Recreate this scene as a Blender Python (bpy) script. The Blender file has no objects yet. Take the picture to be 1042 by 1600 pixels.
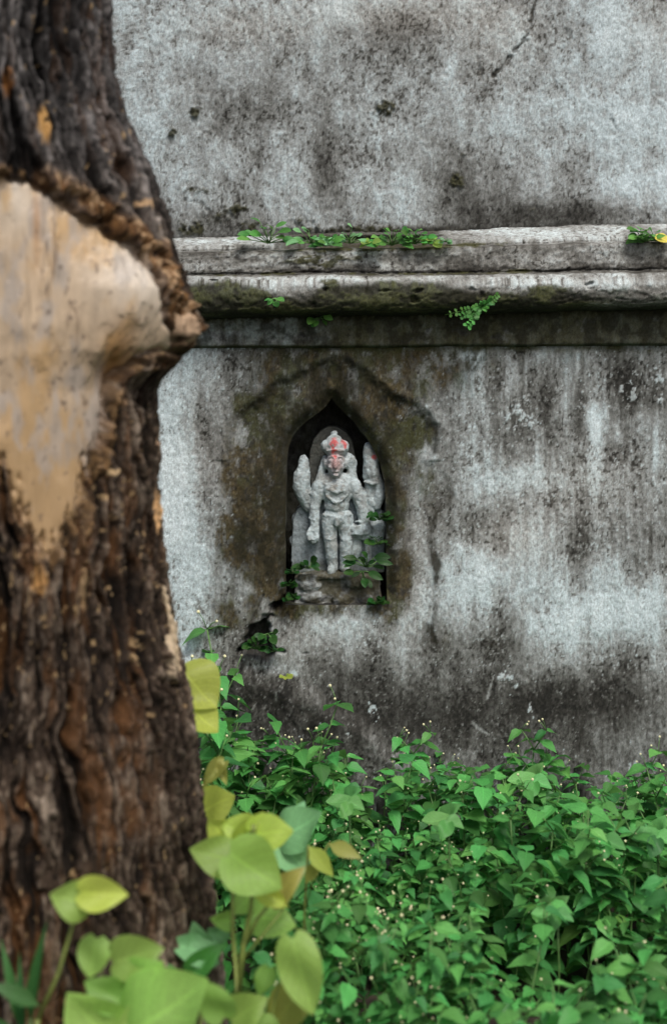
import bpy, bmesh, math, random
import numpy as np
from mathutils import Vector, Matrix, Euler

# ------------------------------------------------------------------ camera, world, sun, exposure
scene = bpy.context.scene
COL = scene.collection
FPX, CX, HZ, CAM_Z, CAM_D = 2250.0, 521.0, 450.0, 1.44, 3.6     # focal length in photo pixels, centre column, eye-level row
cam = bpy.data.cameras.new('camera')
cam.sensor_fit = 'VERTICAL'; cam.sensor_height = 36.0
cam.lens = FPX / 1600 * 36.0
cam.shift_y = -(800 - HZ) / 1600
cam.clip_start = 0.05; cam.clip_end = 3000
cam.dof.use_dof = True
cam.dof.focus_distance = 3.55
cam.dof.aperture_fstop = 2.7
cam_o = bpy.data.objects.new('camera', cam); COL.objects.link(cam_o)
cam_o.location = (0, -CAM_D, CAM_Z); cam_o.rotation_euler = (math.radians(90), 0, 0)
scene.camera = cam_o

SUN_EL, SUN_AZ = math.radians(56), math.radians(158)             # azimuth clockwise from +Y
world = bpy.data.worlds.new('World'); scene.world = world; world.use_nodes = True
wn = world.node_tree.nodes; wl = world.node_tree.links
bg = wn['Background']; sky = wn.new('ShaderNodeTexSky')
sky.sky_type = 'NISHITA'; sky.sun_disc = False
sky.sun_elevation = SUN_EL; sky.sun_rotation = SUN_AZ
sky.air_density = 1.0; sky.dust_density = 5.0; sky.ozone_density = 1.0
hs = wn.new('ShaderNodeHueSaturation'); hs.inputs['Saturation'].default_value = 0.9
wl.new(sky.outputs[0], hs.inputs['Color']); wl.new(hs.outputs[0], bg.inputs[0])
bg.inputs[1].default_value = 0.105
sun = bpy.data.lights.new('sun', 'SUN'); sun.energy = 1.5; sun.angle = math.radians(18); sun.color = (1.0, 0.97, 0.93)
sun_o = bpy.data.objects.new('sun', sun); COL.objects.link(sun_o)
sd = Vector((math.cos(SUN_EL) * math.sin(SUN_AZ), math.cos(SUN_EL) * math.cos(SUN_AZ), math.sin(SUN_EL)))
sun_o.rotation_euler = sd.to_track_quat('Z', 'Y').to_euler(); sun_o.location = (-2, -3, 6)
scene.view_settings.view_transform = 'Standard'; scene.view_settings.look = 'None'
scene.view_settings.gamma = 1.0; scene.view_settings.use_curve_mapping = False
scene.view_settings.exposure = 0.62
scene.render.engine = 'CYCLES'
scene.cycles.max_bounces = 6

# ------------------------------------------------------------------ helpers
rng = random.Random(7)
def W(px, row, d):
    """photo pixel at distance d from the camera -> world point"""
    return Vector(((px - CX) * d / FPX, d - CAM_D, CAM_Z - (row - HZ) * d / FPX))

def _hash(ix, iy, iz, seed):
    h = (ix.astype(np.int64) * 374761393 + iy.astype(np.int64) * 668265263 + iz.astype(np.int64) * 2147483647 + seed * 974711) & 0xffffffff
    h = ((h ^ (h >> 13)) * 1274126177) & 0xffffffff
    h = ((h ^ (h >> 16)) * 2246822519) & 0xffffffff
    return ((h ^ (h >> 15)) & 0xffffff).astype(np.float64) / 0xffffff

def vnoise(x, y, z=None, seed=0):
    x = np.asarray(x, float); y = np.asarray(y, float)
    ix = np.floor(x); iy = np.floor(y); fx = x - ix; fy = y - iy
    fx = fx * fx * (3 - 2 * fx); fy = fy * fy * (3 - 2 * fy)
    def plane(iz):
        a = _hash(ix, iy, iz, seed); b = _hash(ix + 1, iy, iz, seed)
        c = _hash(ix, iy + 1, iz, seed); d = _hash(ix + 1, iy + 1, iz, seed)
        return (a * (1 - fx) + b * fx) * (1 - fy) + (c * (1 - fx) + d * fx) * fy
    if z is None:
        return plane(np.zeros_like(ix))
    z = np.asarray(z, float); iz = np.floor(z); fz = z - iz; fz = fz * fz * (3 - 2 * fz)
    return plane(iz) * (1 - fz) + plane(iz + 1) * fz

def fbm(x, y, z=None, octv=4, seed=0, gain=0.55):
    """roughly -1..1"""
    t = 0; a = 1.0; s = 0
    for o in range(octv):
        k = 2.03 ** o
        t = t + a * (vnoise(x * k + 13.7 * o, y * k - 7.1 * o, None if z is None else z * k + 3.3 * o, seed + o * 17) * 2 - 1)
        s += a * a; a *= gain
    return t / math.sqrt(s) * 1.2

def sstep(a, b, x):
    t = np.clip((x - a) / (b - a), 0, 1); return t * t * (3 - 2 * t)

def poly_sdf(px, py, poly):
    """signed distance to a closed polygon, negative inside"""
    d2 = np.full(px.shape, 1e18); inside = np.zeros(px.shape, bool)
    n = len(poly)
    for i in range(n):
        ax, ay = poly[i]; bx, by = poly[(i + 1) % n]
        ex, ey = bx - ax, by - ay
        t = np.clip(((px - ax) * ex + (py - ay) * ey) / (ex * ex + ey * ey + 1e-12), 0, 1)
        d2 = np.minimum(d2, (px - ax - t * ex) ** 2 + (py - ay - t * ey) ** 2)
        c = ((ay > py) != (by > py)) & (px < (bx - ax) * (py - ay) / (by - ay + 1e-12) + ax)
        inside ^= c
    d = np.sqrt(d2)
    return np.where(inside, -d, d)

def line_dist(px, py, pts):
    d2 = np.full(px.shape, 1e18)
    for (ax, ay), (bx, by) in zip(pts[:-1], pts[1:]):
        ex, ey = bx - ax, by - ay
        t = np.clip(((px - ax) * ex + (py - ay) * ey) / (ex * ex + ey * ey + 1e-12), 0, 1)
        d2 = np.minimum(d2, (px - ax - t * ex) ** 2 + (py - ay - t * ey) ** 2)
    return np.sqrt(d2)

def mesh_np(name, co, quads, col=None, smooth=True):
    """mesh from numpy arrays: co (N,3), quads (M,4), col (N,3) linear albedo"""
    used = np.zeros(len(co), bool); used[quads.ravel()] = True
    remap = np.cumsum(used) - 1
    co = co[used]; quads = remap[quads]
    me = bpy.data.meshes.new(name)
    me.vertices.add(len(co)); me.vertices.foreach_set('co', co.astype(np.float32).ravel())
    m = len(quads)
    me.loops.add(m * 4); me.loops.foreach_set('vertex_index', quads.astype(np.int32).ravel())
    me.polygons.add(m)
    me.polygons.foreach_set('loop_start', np.arange(0, m * 4, 4, dtype=np.int32))
    try: me.polygons.foreach_set('loop_total', np.full(m, 4, dtype=np.int32))
    except Exception: pass
    me.update(calc_edges=True); me.validate()
    if smooth: me.polygons.foreach_set('use_smooth', np.ones(m, bool))
    if col is not None:
        set_col(me, col[used])
    return me

def set_col(me, col):
    a = me.color_attributes.new('albedo', 'FLOAT_COLOR', 'POINT')
    c4 = np.ones((len(col), 4), np.float32); c4[:, :3] = np.clip(col, 0.002, 0.9)
    a.data.foreach_set('color', c4.ravel())

def grid_quads(nr, nc, wrap=False):
    i = np.arange(nr - 1)[:, None]; j = np.arange(nc if wrap else nc - 1)[None, :]
    j2 = (j + 1) % nc
    return np.stack([i * nc + j, i * nc + j2, (i + 1) * nc + j2, (i + 1) * nc + j], -1).reshape(-1, 4)

def link(name, me, mat=None, parent=None):
    o = bpy.data.objects.new(name, me); COL.objects.link(o)
    if mat is not None and me is not None and len(me.materials) == 0: me.materials.append(mat)
    if parent is not None: o.parent = parent
    return o
def tag(o, label=None, cat=None, group=None, kind=None):
    if label: o['label'] = label
    if cat: o['category'] = cat
    if group: o['group'] = group
    if kind: o['kind'] = kind
    return o
def empty(name, loc, label, cat, group=None, rz=0):
    o = bpy.data.objects.new(name, None); COL.objects.link(o); o.location = loc
    o.rotation_euler = (0, 0, rz); o.empty_display_size = 0.05
    return tag(o, label, cat, group)

# ------------------------------------------------------------------ materials
def new_mat(name):
    m = bpy.data.materials.new(name); m.use_nodes = True
    nt = m.node_tree; b = nt.nodes['Principled BSDF']
    return m, nt, b, nt.nodes, nt.links
def noise_node(nt, scale, detail=6, rough=0.6, vec=None):
    n = nt.nodes.new('ShaderNodeTexNoise'); n.inputs['Scale'].default_value = scale
    n.inputs['Detail'].default_value = detail; n.inputs['Roughness'].default_value = rough
    if vec is not None: nt.links.new(vec, n.inputs['Vector'])
    return n
def math_node(nt, op, a, b=None):
    n = nt.nodes.new('ShaderNodeMath'); n.operation = op
    for i, v in enumerate((a, b)):
        if v is None: continue
        if isinstance(v, (int, float)): n.inputs[i].default_value = v
        else: nt.links.new(v, n.inputs[i])
    return n.outputs[0]
def maprange(nt, v, a, b, c, d):
    n = nt.nodes.new('ShaderNodeMapRange'); nt.links.new(v, n.inputs[0])
    for i, x in enumerate((a, b, c, d)): n.inputs[i + 1].default_value = x
    return n.outputs[0]

def surface_mat(name, fine, bump, rough=0.9, amp=(0.62, 1.35), stretch=(1, 1, 1), spec=0.25, fine2=None):
    """albedo attribute times fine procedural grain, with grain relief"""
    m, nt, b, N, L = new_mat(name)
    at = N.new('ShaderNodeAttribute'); at.attribute_name = 'albedo'
    tc = N.new('ShaderNodeTexCoord'); mp = N.new('ShaderNodeMapping'); L.new(tc.outputs['Object'], mp.inputs[0])
    mp.inputs['Scale'].default_value = stretch
    n1 = noise_node(nt, fine, 8, 0.65, mp.outputs[0])
    n2 = noise_node(nt, fine2 or fine * 4.3, 4, 0.6, mp.outputs[0])
    g = math_node(nt, 'ADD', math_node(nt, 'MULTIPLY', n1.outputs[0], 0.6), math_node(nt, 'MULTIPLY', n2.outputs[0], 0.4))
    f = maprange(nt, g, 0.36, 0.64, amp[0], amp[1])
    mx = N.new('ShaderNodeVectorMath'); mx.operation = 'SCALE'
    L.new(at.outputs['Color'], mx.inputs[0]); L.new(f, mx.inputs['Scale'])
    L.new(mx.outputs[0], b.inputs['Base Color'])
    b.inputs['Roughness'].default_value = rough; b.inputs['Specular IOR Level'].default_value = spec
    bp = N.new('ShaderNodeBump'); bp.inputs['Strength'].default_value = bump; bp.inputs['Distance'].default_value = 0.004
    L.new(g, bp.inputs['Height']); L.new(bp.outputs[0], b.inputs['Normal'])
    return m
M_PLASTER = surface_mat('weathered_plaster', 210, 0.55, amp=(0.56, 1.4), stretch=(1, 1, 0.6), fine2=560)
M_BARK = surface_mat('bark', 70, 1.0, 0.85, amp=(0.5, 1.5), stretch=(1.8, 1.8, 0.35), spec=0.08)
M_WOOD = surface_mat('bare_wood', 60, 0.3, 0.5, amp=(0.9, 1.1), stretch=(1.5, 1.5, 0.3), spec=0.4)
M_STONE = surface_mat('carved_stone', 140, 0.8, 0.85, amp=(0.66, 1.32))

def leaf_mat(name, base, hue=0.03, val=0.45, trans=0.3, rough=0.45, attr=False, vein=0.35):
    m, nt, b, N, L = new_mat(name)
    if attr:
        at = N.new('ShaderNodeAttribute'); at.attribute_name = 'rnd'; r = at.outputs['Fac']
    else:
        oi = N.new('ShaderNodeObjectInfo'); r = oi.outputs['Random']
    rgb = N.new('ShaderNodeRGB'); rgb.outputs[0].default_value = (*base, 1)
    h = N.new('ShaderNodeHueSaturation'); L.new(rgb.outputs[0], h.inputs['Color'])
    L.new(maprange(nt, r, 0, 1, 0.5 + hue, 0.5 - hue), h.inputs['Hue'])
    r2 = N.new('ShaderNodeMath'); r2.operation = 'FRACT'; L.new(math_node(nt, 'MULTIPLY', r, 7.31), r2.inputs[0])
    tc = N.new('ShaderNodeTexCoord')
    n1 = noise_node(nt, 55, 4, 0.6, tc.outputs['Object'])
    v = math_node(nt, 'MULTIPLY', maprange(nt, r2.outputs[0], 0, 1, 1 - val, 1 + val), maprange(nt, n1.outputs[0], 0.3, 0.7, 0.8, 1.2))
    # veins from the leaf's own u/v
    uv = N.new('ShaderNodeUVMap'); sp = N.new('ShaderNodeSeparateXYZ'); L.new(uv.outputs[0], sp.inputs[0])
    du = math_node(nt, 'ABSOLUTE', math_node(nt, 'SUBTRACT', sp.outputs[0], 0.5))
    mid = maprange(nt, du, 0.0, 0.045, 1.0, 0.0)
    sv = math_node(nt, 'FRACT', math_node(nt, 'SUBTRACT', math_node(nt, 'MULTIPLY', sp.outputs[1], 6.0), math_node(nt, 'MULTIPLY', du, 4.5)))
    side = maprange(nt, math_node(nt, 'ABSOLUTE', math_node(nt, 'SUBTRACT', sv, 0.5)), 0.0, 0.1, 0.6, 0.0)
    vn = math_node(nt, 'MAXIMUM', mid, side)
    v = math_node(nt, 'MULTIPLY', v, maprange(nt, vn, 0, 1, 1.0, 1.0 + vein))
    L.new(v, h.inputs['Value'])
    L.new(h.outputs[0], b.inputs['Base Color'])
    b.inputs['Roughness'].default_value = rough; b.inputs['Specular IOR Level'].default_value = 0.35
    bp = N.new('ShaderNodeBump'); bp.inputs['Strength'].default_value = 0.35; bp.inputs['Distance'].default_value = 0.002; bp.invert = True
    L.new(vn, bp.inputs['Height']); L.new(bp.outputs[0], b.inputs['Normal'])
    t = N.new('ShaderNodeBsdfTranslucent')
    hb = N.new('ShaderNodeHueSaturation'); L.new(h.outputs[0], hb.inputs['Color']); hb.inputs['Hue'].default_value = 0.48; hb.inputs['Value'].default_value = 1.5
    L.new(hb.outputs[0], t.inputs[0])
    mix = N.new('ShaderNodeMixShader'); mix.inputs[0].default_value = trans
    L.new(b.outputs[0], mix.inputs[1]); L.new(t.outputs[0], mix.inputs[2])
    L.new(mix.outputs[0], N['Material Output'].inputs[0])
    return m
M_HERB = leaf_mat('herb_leaf', (0.075, 0.265, 0.062), hue=0.02, val=0.5, rough=0.5)
M_HERB_BED = leaf_mat('herb_bed_leaf', (0.06, 0.2, 0.04), attr=True)
M_HEART = leaf_mat('heart_leaf', (0.27, 0.45, 0.10), hue=0.015, val=0.2, trans=0.5, vein=0.28)
M_HEART_Y = leaf_mat('yellow_leaf', (0.40, 0.50, 0.09), hue=0.015, val=0.16, trans=0.45, vein=0.28)
M_HEART_B = leaf_mat('bronze_leaf', (0.26, 0.26, 0.06), hue=0.02, val=0.2, trans=0.35, vein=0.15)
M_PINK = leaf_mat('leaf_underside', (0.36, 0.34, 0.17), hue=0.01, val=0.1, trans=0.3, vein=0.2)
M_BLUE = leaf_mat('bluish_leaf', (0.16, 0.37, 0.16), hue=0.01, val=0.15, trans=0.25, rough=0.6)
M_BROAD = leaf_mat('broad_weed_leaf', (0.12, 0.34, 0.10), hue=0.02, val=0.2, trans=0.3, rough=0.55)
M_SMALL = leaf_mat('small_plant_leaf', (0.08, 0.25, 0.05), hue=0.02, val=0.35)
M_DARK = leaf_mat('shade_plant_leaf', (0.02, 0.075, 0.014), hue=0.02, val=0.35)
M_GRASS = leaf_mat('grass_blade', (0.035, 0.12, 0.03), hue=0.015, val=0.2, trans=0.2)
M_YFALL = leaf_mat('fallen_leaf', (0.62, 0.5, 0.09), hue=0.01, val=0.1)
def plain_mat(name, base, rough=0.6, var=0.3, scale=80):
    m, nt, b, N, L = new_mat(name)
    tc = N.new('ShaderNodeTexCoord'); n = noise_node(nt, scale, 5, 0.6, tc.outputs['Object'])
    h = N.new('ShaderNodeHueSaturation'); h.inputs['Color'].default_value = (*base, 1)
    L.new(maprange(nt, n.outputs[0], 0.3, 0.7, 1 - var, 1 + var), h.inputs['Value'])
    L.new(h.outputs[0], b.inputs['Base Color']); b.inputs['Roughness'].default_value = rough
    bp = N.new('ShaderNodeBump'); bp.inputs['Strength'].default_value = 0.4; bp.inputs['Distance'].default_value = 0.003
    L.new(n.outputs[0], bp.inputs['Height']); L.new(bp.outputs[0], b.inputs['Normal'])
    return m
M_STEM = plain_mat('herb_stem', (0.09, 0.19, 0.05))
M_STEM_R = plain_mat('seedling_stem', (0.16, 0.2, 0.045))
M_FLOWER = plain_mat('flower_heads', (0.7, 0.66, 0.40), 0.7, 0.4, 200)
M_SOIL = plain_mat('soil', (0.035, 0.026, 0.017), 0.95, 0.6, 25)
M_MOSS = plain_mat('moss', (0.035, 0.036, 0.012), 0.95, 0.6, 160)

# ------------------------------------------------------------------ ground
def build_ground():
    xs = np.concatenate([[-900, -200, -40, -10], np.linspace(-4, 4, 120), [10, 40, 200, 900]])
    ys = np.concatenate([[-900, -200, -40, -10], np.linspace(-5, 1.0, 90), [10, 40, 200, 900]])
    X, Y = np.meshgrid(xs, ys)
    near = (np.abs(X) < 4.1) & (Y > -5.1) & (Y < 1.1)
    Z = np.where(near, 0.02 * fbm(X * 3, Y * 3, octv=4, seed=3), 0) - 0.01
    me = mesh_np('ground', np.stack([X, Y, Z], -1).reshape(-1, 3), grid_quads(len(ys), len(xs)))
    tag(link('ground', me, M_SOIL), kind='structure')
build_ground()

# ------------------------------------------------------------------ the temple wall
def mixc(c, col, m):
    return c * (1 - m[..., None]) + np.asarray(col) * m[..., None]
def ramp(v, stops):
    ks = [s[0] for s in stops]
    return np.stack([np.interp(v, ks, [s[1][i] for s in stops]) for i in range(3)], -1)
def blobs(P, R, lst):
    t = np.zeros(P.shape)
    for cx, cy, rx, ry, a in lst:
        t += a * np.exp(-(((P - cx) / rx) ** 2 + ((R - cy) / ry) ** 2))
    return t
STOPS = [(-0.1, (0.014, 0.014, 0.012)), (0.12, (0.03, 0.029, 0.025)), (0.32, (0.084, 0.085, 0.078)), (0.5, (0.182, 0.19, 0.182)),
         (0.68, (0.315, 0.345, 0.345)), (0.85, (0.44, 0.52, 0.54)), (1.1, (0.58, 0.66, 0.68))]

NICHE = [(446, 946), (446, 900), (445, 840), (446, 780), (447, 730), (450, 702), (457, 684), (468, 670), (482, 658), (496, 648), (508, 638), (518, 624),
         (528, 637), (541, 650), (556, 664), (570, 681), (583, 702), (594, 727), (601, 756), (604, 800), (604, 860), (605, 946)]
ARCH = [(518, 560), (498, 571), (478, 580), (455, 592), (438, 596), (424, 607), (412, 622), (400, 634), (384, 640), (370, 650), (362, 668), (358, 700), (352, 760),
        (345, 830), (338, 900), (334, 980), (345, 1040), (420, 1060), (560, 1080), (692, 1062), (684, 1030), (675, 990), (676, 950), (682, 900), (676, 850), (671, 825),
        (684, 806), (700, 790), (704, 772), (692, 742), (676, 728), (664, 720), (676, 708), (683, 690), (682, 668), (668, 648), (640, 633), (618, 622), (596, 606), (572, 584), (548, 568)]
HOLE = [(372, 1020), (385, 985), (408, 968), (428, 946), (444, 938), (436, 952), (422, 972), (424, 1000), (440, 1018), (418, 1030), (395, 1026)]

def lower_wall(P, R):
    """P, R photo column / row on the wall plane -> colour, relief (metres towards the viewer)"""
    n_s = fbm(P / 13, R / 130, octv=4, seed=11); n_m = fbm(P / 45, R / 60, octv=5, seed=12)
    n_f = fbm(P / 4.5, R / 7, octv=3, seed=13, gain=.7); n_x = fbm(P / 120, R / 160, octv=3, seed=14)
    n_s2 = fbm(P / 5, R / 60, octv=3, seed=20)
    v = 0.565 + 0.075 * n_s + 0.05 * n_s2 + 0.13 * n_m + 0.11 * n_f + 0.07 * n_x
    v += blobs(P, R, [
        (262, 780, 42, 260, 0.36), (310, 900, 30, 110, 0.22), (300, 960, 50, 60, 0.2), (345, 620, 26, 60, 0.06), (335, 700, 22, 120, -0.10),
        (745, 590, 12, 70, 0.25), (722, 600, 9, 60, 0.2), (740, 700, 18, 90, 0.22), (790, 752, 70, 24, 0.26), (860, 745, 50, 40, 0.15),
        (735, 860, 55, 40, 0.14), (735, 925, 52, 52, 0.3), (830, 820, 60, 50, 0.07), (880, 960, 90, 60, 0.24), (930, 690, 16, 90, 0.3), (960, 780, 60, 60, 0.12),
        (1000, 960, 36, 90, 0.22), (880, 620, 20, 70, 0.16), (1015, 740, 40, 60, 0.1), (655, 800, 16, 120, 0.1), (640, 960, 20, 60, 0.05),
        (800, 650, 62, 62, -0.26), (905, 630, 13, 62, -0.36), (985, 610, 26, 50, -0.3), (1030, 620, 20, 50, -0.2), (860, 640, 14, 40, -0.12),
        (985, 840, 26, 70, -0.26), (1020, 860, 20, 60, -0.2), (905, 850, 16, 60, -0.14), (800, 980, 36, 70, -0.3), (700, 1010, 60, 50, -0.18),
        (985, 1060, 26, 70, -0.25), (880, 1090, 120, 42, -0.2), (620, 1110, 120, 50, -0.18), (800, 1130, 300, 60, -0.13), (450, 1100, 120, 50, -0.16), (360, 1060, 50, 40, -0.15),
        (520, 985, 70, 26, 0.12), (600, 1010, 40, 30, -0.05), (540, 1050, 90, 26, -0.16), (420, 1042, 44, 9, 0.16), (450, 1052, 20, 8, 0.2),
        (480, 990, 18, 30, -0.06), (400, 780, 60, 180, -0.1), (400, 870, 34, 50, -0.12), (400, 920, 20, 30, 0.16), (632, 760, 30, 150, -0.14), (520, 600, 130, 50, -0.14),
        (460, 520, 60, 60, 0.05), (300, 570, 40, 30, 0.1), (680, 590, 40, 50, -0.05)])
    run = fbm(P / 9, R / 230, octv=3, seed=30)
    v += (0.10 * run) * (0.6 + 0.7 * n_m) * sstep(690, 760, P) * sstep(930, 800, R) + 0.10 * sstep(0.3, 1.0, run + 0.6 * n_m) * sstep(690, 760, P) * sstep(780, 640, R)
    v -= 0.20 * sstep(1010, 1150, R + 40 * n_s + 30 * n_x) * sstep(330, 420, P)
    # black algae flecks and scratches, paler lime grains
    v -= 0.34 * sstep(0.5, 1.2, fbm(P / 3.4, R / 5.5, octv=3, seed=15) - 0.5 * n_m)
    v += 0.3 * sstep(0.75, 1.3, fbm(P / 3.2, R / 4.6, octv=3, seed=16) - 0.3 * n_m)
    # flaking white lime on the dark patches near the top right
    fl = (np.exp(-(((P - 815) / 38) ** 2 + ((R - 655) / 52) ** 2)) + np.exp(-(((P - 908) / 9) ** 2 + ((R - 635) / 40) ** 2)) + 1.1 * np.exp(-(((P - 985) / 22) ** 2 + ((R - 605) / 36) ** 2))
          + np.exp(-(((P - 1030) / 16) ** 2 + ((R - 610) / 46) ** 2)) + 0.8 * np.exp(-(((P - 790) / 26) ** 2 + ((R - 1060) / 22) ** 2)) + 0.7 * np.exp(-(((P - 352) / 10) ** 2 + ((R - 615) / 36) ** 2)))
    flk = sstep(0.45, 0.95, fl * (0.5 + 0.6 * fbm(P / 10, R / 16, octv=4, seed=17) + 0.6 * fbm(P / 3.5, R / 4.5, octv=3, seed=19)))
    v = v + (0.95 - v) * flk * 0.75
    for (cx, cy, rx, ry) in ((581, 1109, 7, 12), (826, 1106, 5, 11), (990, 1196, 8, 9), (460, 1052, 9, 6), (805, 1072, 5, 5), (797, 1058, 6, 4)):
        s = np.exp(-(((P - cx) / rx) ** 2 + ((R - cy) / ry) ** 2)) + 0.45 * fbm(P / 4, R / 6, octv=3, seed=18) - 0.15
        v = v + (0.9 - v) * sstep(0.35, 0.75, s) * 0.9
    for ln in ([(738, 1128), (745, 1137), (762, 1147)], [(770, 1060), (760, 1090)], [(292, 690), (306, 620), (318, 560)]):
        s = line_dist(P, R, ln); v = v + (0.72 - v) * 0.7 * sstep(3.4, 0.6, s + 1.8 * n_f)
    c = ramp(v, STOPS)
    # pinkish old plaster
    pk = blobs(P, R, [(800, 840, 60, 40, 0.5), (330, 720, 60, 80, 0.3), (900, 760, 120, 60, 0.35), (640, 880, 40, 100, 0.4), (450, 980, 100, 60, 0.25)])
    c = c * (1 + np.stack([0.12 * pk, -0.02 * pk, -0.10 * pk], -1))
    # brown and olive growth around the niche and under the band
    sdn = poly_sdf(P, R, NICHE); sda = poly_sdf(P, R, ARCH)
    mb = blobs(P, R, [(400, 690, 46, 70, 0.75), (412, 780, 34, 90, 0.75), (385, 850, 34, 44, 0.8), (470, 618, 60, 30, 0.85), (395, 640, 40, 20, 0.5), (600, 640, 46, 40, 0.75), (640, 670, 40, 40, 0.5),
                      (616, 790, 14, 160, 0.7), (622, 900, 16, 60, 0.6), (560, 590, 50, 40, 0.55), (640, 585, 90, 50, 0.45), (700, 560, 70, 26, 0.4), (475, 560, 40, 18, 0.5), (590, 560, 26, 30, 0.5),
                      (430, 880, 12, 60, 0.5), (690, 990, 14, 60, 0.25), (740, 1010, 60, 26, 0.22), (380, 960, 26, 30, 0.4), (610, 940, 26, 50, 0.5), (650, 740, 30, 40, 0.35), (525, 548, 70, 16, 0.4)])
    mb += 0.75 * np.exp(-(sdn / 17) ** 2) * (sdn > -40)
    halo = sstep(26, -22, sda + 14 * n_m) * sstep(985, 880, R + 30 * n_m)
    mb += halo * np.clip(0.62 * sstep(500, 440, P) + 0.7 * sstep(720, 640, R) + 0.75 * np.exp(-(sdn / 26) ** 2) + 0.22, 0, 0.8)
    mb += 0.5 * sstep(640, 550, R + 20 * n_s) * sstep(330, 430, P) * sstep(800, 690, P)
    mb = np.clip(mb * (0.9 + 0.75 * fbm(P / 22, R / 34, octv=5, seed=21) + 0.4 * n_f), 0, 1)
    mb = sstep(0.08, 0.95, mb) * (1 - 0.35 * sstep(0.5, 1.2, fbm(P / 4, R / 6, octv=3, seed=58))) * (1 - 0.2 * sstep(0.3, 1.0, fbm(P / 18, R / 60, octv=4, seed=59)))
    kind = sstep(-0.5, 0.5, fbm(P / 30, R / 40, octv=4, seed=22))
    mc = mixc(np.broadcast_to(np.array([0.047, 0.034, 0.011]), c.shape) * (1 + 0.5 * n_f[..., None]), (0.038, 0.040, 0.010), kind)
    mc = mixc(mc, (0.012, 0.011, 0.008), sstep(0.2, 0.9, fbm(P / 9, R / 12, octv=4, seed=23)) * 0.8)
    c = c * (1 - 0.92 * mb[..., None]) + mc * 0.92 * mb[..., None]
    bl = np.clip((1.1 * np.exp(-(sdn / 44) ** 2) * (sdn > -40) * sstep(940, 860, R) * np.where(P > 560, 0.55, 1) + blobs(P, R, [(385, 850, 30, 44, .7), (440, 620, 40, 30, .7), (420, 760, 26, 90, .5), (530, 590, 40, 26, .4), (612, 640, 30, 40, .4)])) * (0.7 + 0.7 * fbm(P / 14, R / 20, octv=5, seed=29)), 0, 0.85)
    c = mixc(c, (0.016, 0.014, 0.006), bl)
    # dark growth plus painted lip shadow along the grooves of the arch outline
    aj = sda + 3.5 * fbm(P / 14, R / 14, octv=3, seed=27)
    ag = 0.8 * np.exp(-(aj / (6 + 3 * n_x)) ** 2) * np.clip(0.45 + 0.75 * fbm(P / 26, R / 30, octv=4, seed=24), 0, 1)
    ag *= 1 - 0.85 * sstep(0, 1, sstep(700, 760, R) * sstep(470, 380, P)); ag *= 1 - sstep(1000, 1050, R)
    ag += 0.8 * np.exp(-(line_dist(P, R, [(675, 848), (682, 880), (678, 930), (668, 1000)]) / (7 + 3 * n_x)) ** 2) * np.clip(0.3 + 0.8 * fbm(P / 8, R / 20, octv=4, seed=28), 0, 0.85)
    c = mixc(c, (0.016, 0.014, 0.007), np.clip(ag, 0, 0.9))
    # drips of growth running down from the band
    dl = 560 + 70 * np.clip(fbm(P / 12, R * 0 + 3.1, octv=4, seed=55) + 0.5 * sstep(800, 640, P) * sstep(330, 450, P), 0, 2)
    dp_ = sstep(1.0, 0.0, (R - 540) / (dl - 540 + 1e-3)) * (0.45 + 0.5 * n_f + 0.4 * n_m) * sstep(300, 430, P) * np.where(P > 760, 0.6, 1)
    c = mixc(c, (0.024, 0.024, 0.010), np.clip(dp_, 0, 0.85))
    ms = sstep(556, 541, R) * (0.55 + 0.5 * fbm(P / 26, R / 8, octv=3, seed=25)) * sstep(420, 560, P)
    c = mixc(c, (0.045, 0.045, 0.012), np.clip(ms, 0, 0.85))
    rel = 0.0030 * n_x + 0.0016 * n_m + 0.0009 * n_f + 0.0005 * n_s
    rel += -0.012 * sstep(12, -14, sda + 4 * fbm(P / 14, R / 14, octv=3, seed=27)) * (1 - sstep(940, 1040, R)) * (1 - 0.8 * sstep(660, 760, R))
    rel += 0.004 * np.exp(-(sda - 9) ** 2 / 60) * (R < 720)
    rel += -0.03 * sstep(26, -2, sdn) ** 2 * sstep(950, 925, R)
    rel += 0.0025 * flk
    # broken-out hole and the rough footing below it
    sh = poly_sdf(P, R, HOLE) + 5 * fbm(P / 12, R / 12, octv=3, seed=26)
    rel -= 0.05 * sstep(4, -9, sh)
    c = mixc(c, (0.012, 0.010, 0.007), sstep(5, -5, sh) * 0.85)
    foot = (R - np.interp(P, [250, 340, 420, 480, 560, 620, 720, 1100], [1010, 1030, 1046, 1078, 1122, 1180, 1260, 1330])) + 9 * n_m
    rel += 0.028 * sstep(-10, 22, foot) + 0.006 * sstep(0, 60, foot) * n_m
    for ln in ([(444, 1012), (470, 1022), (500, 1018)], [(412, 930), (380, 1000)]):
        s = line_dist(P, R, ln) + 2 * n_m; k = sstep(2.4, 0.6, s); rel -= 0.004 * k; c = mixc(c, (0.03, 0.027, 0.02), 0.7 * k)
    return c, rel

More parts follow.
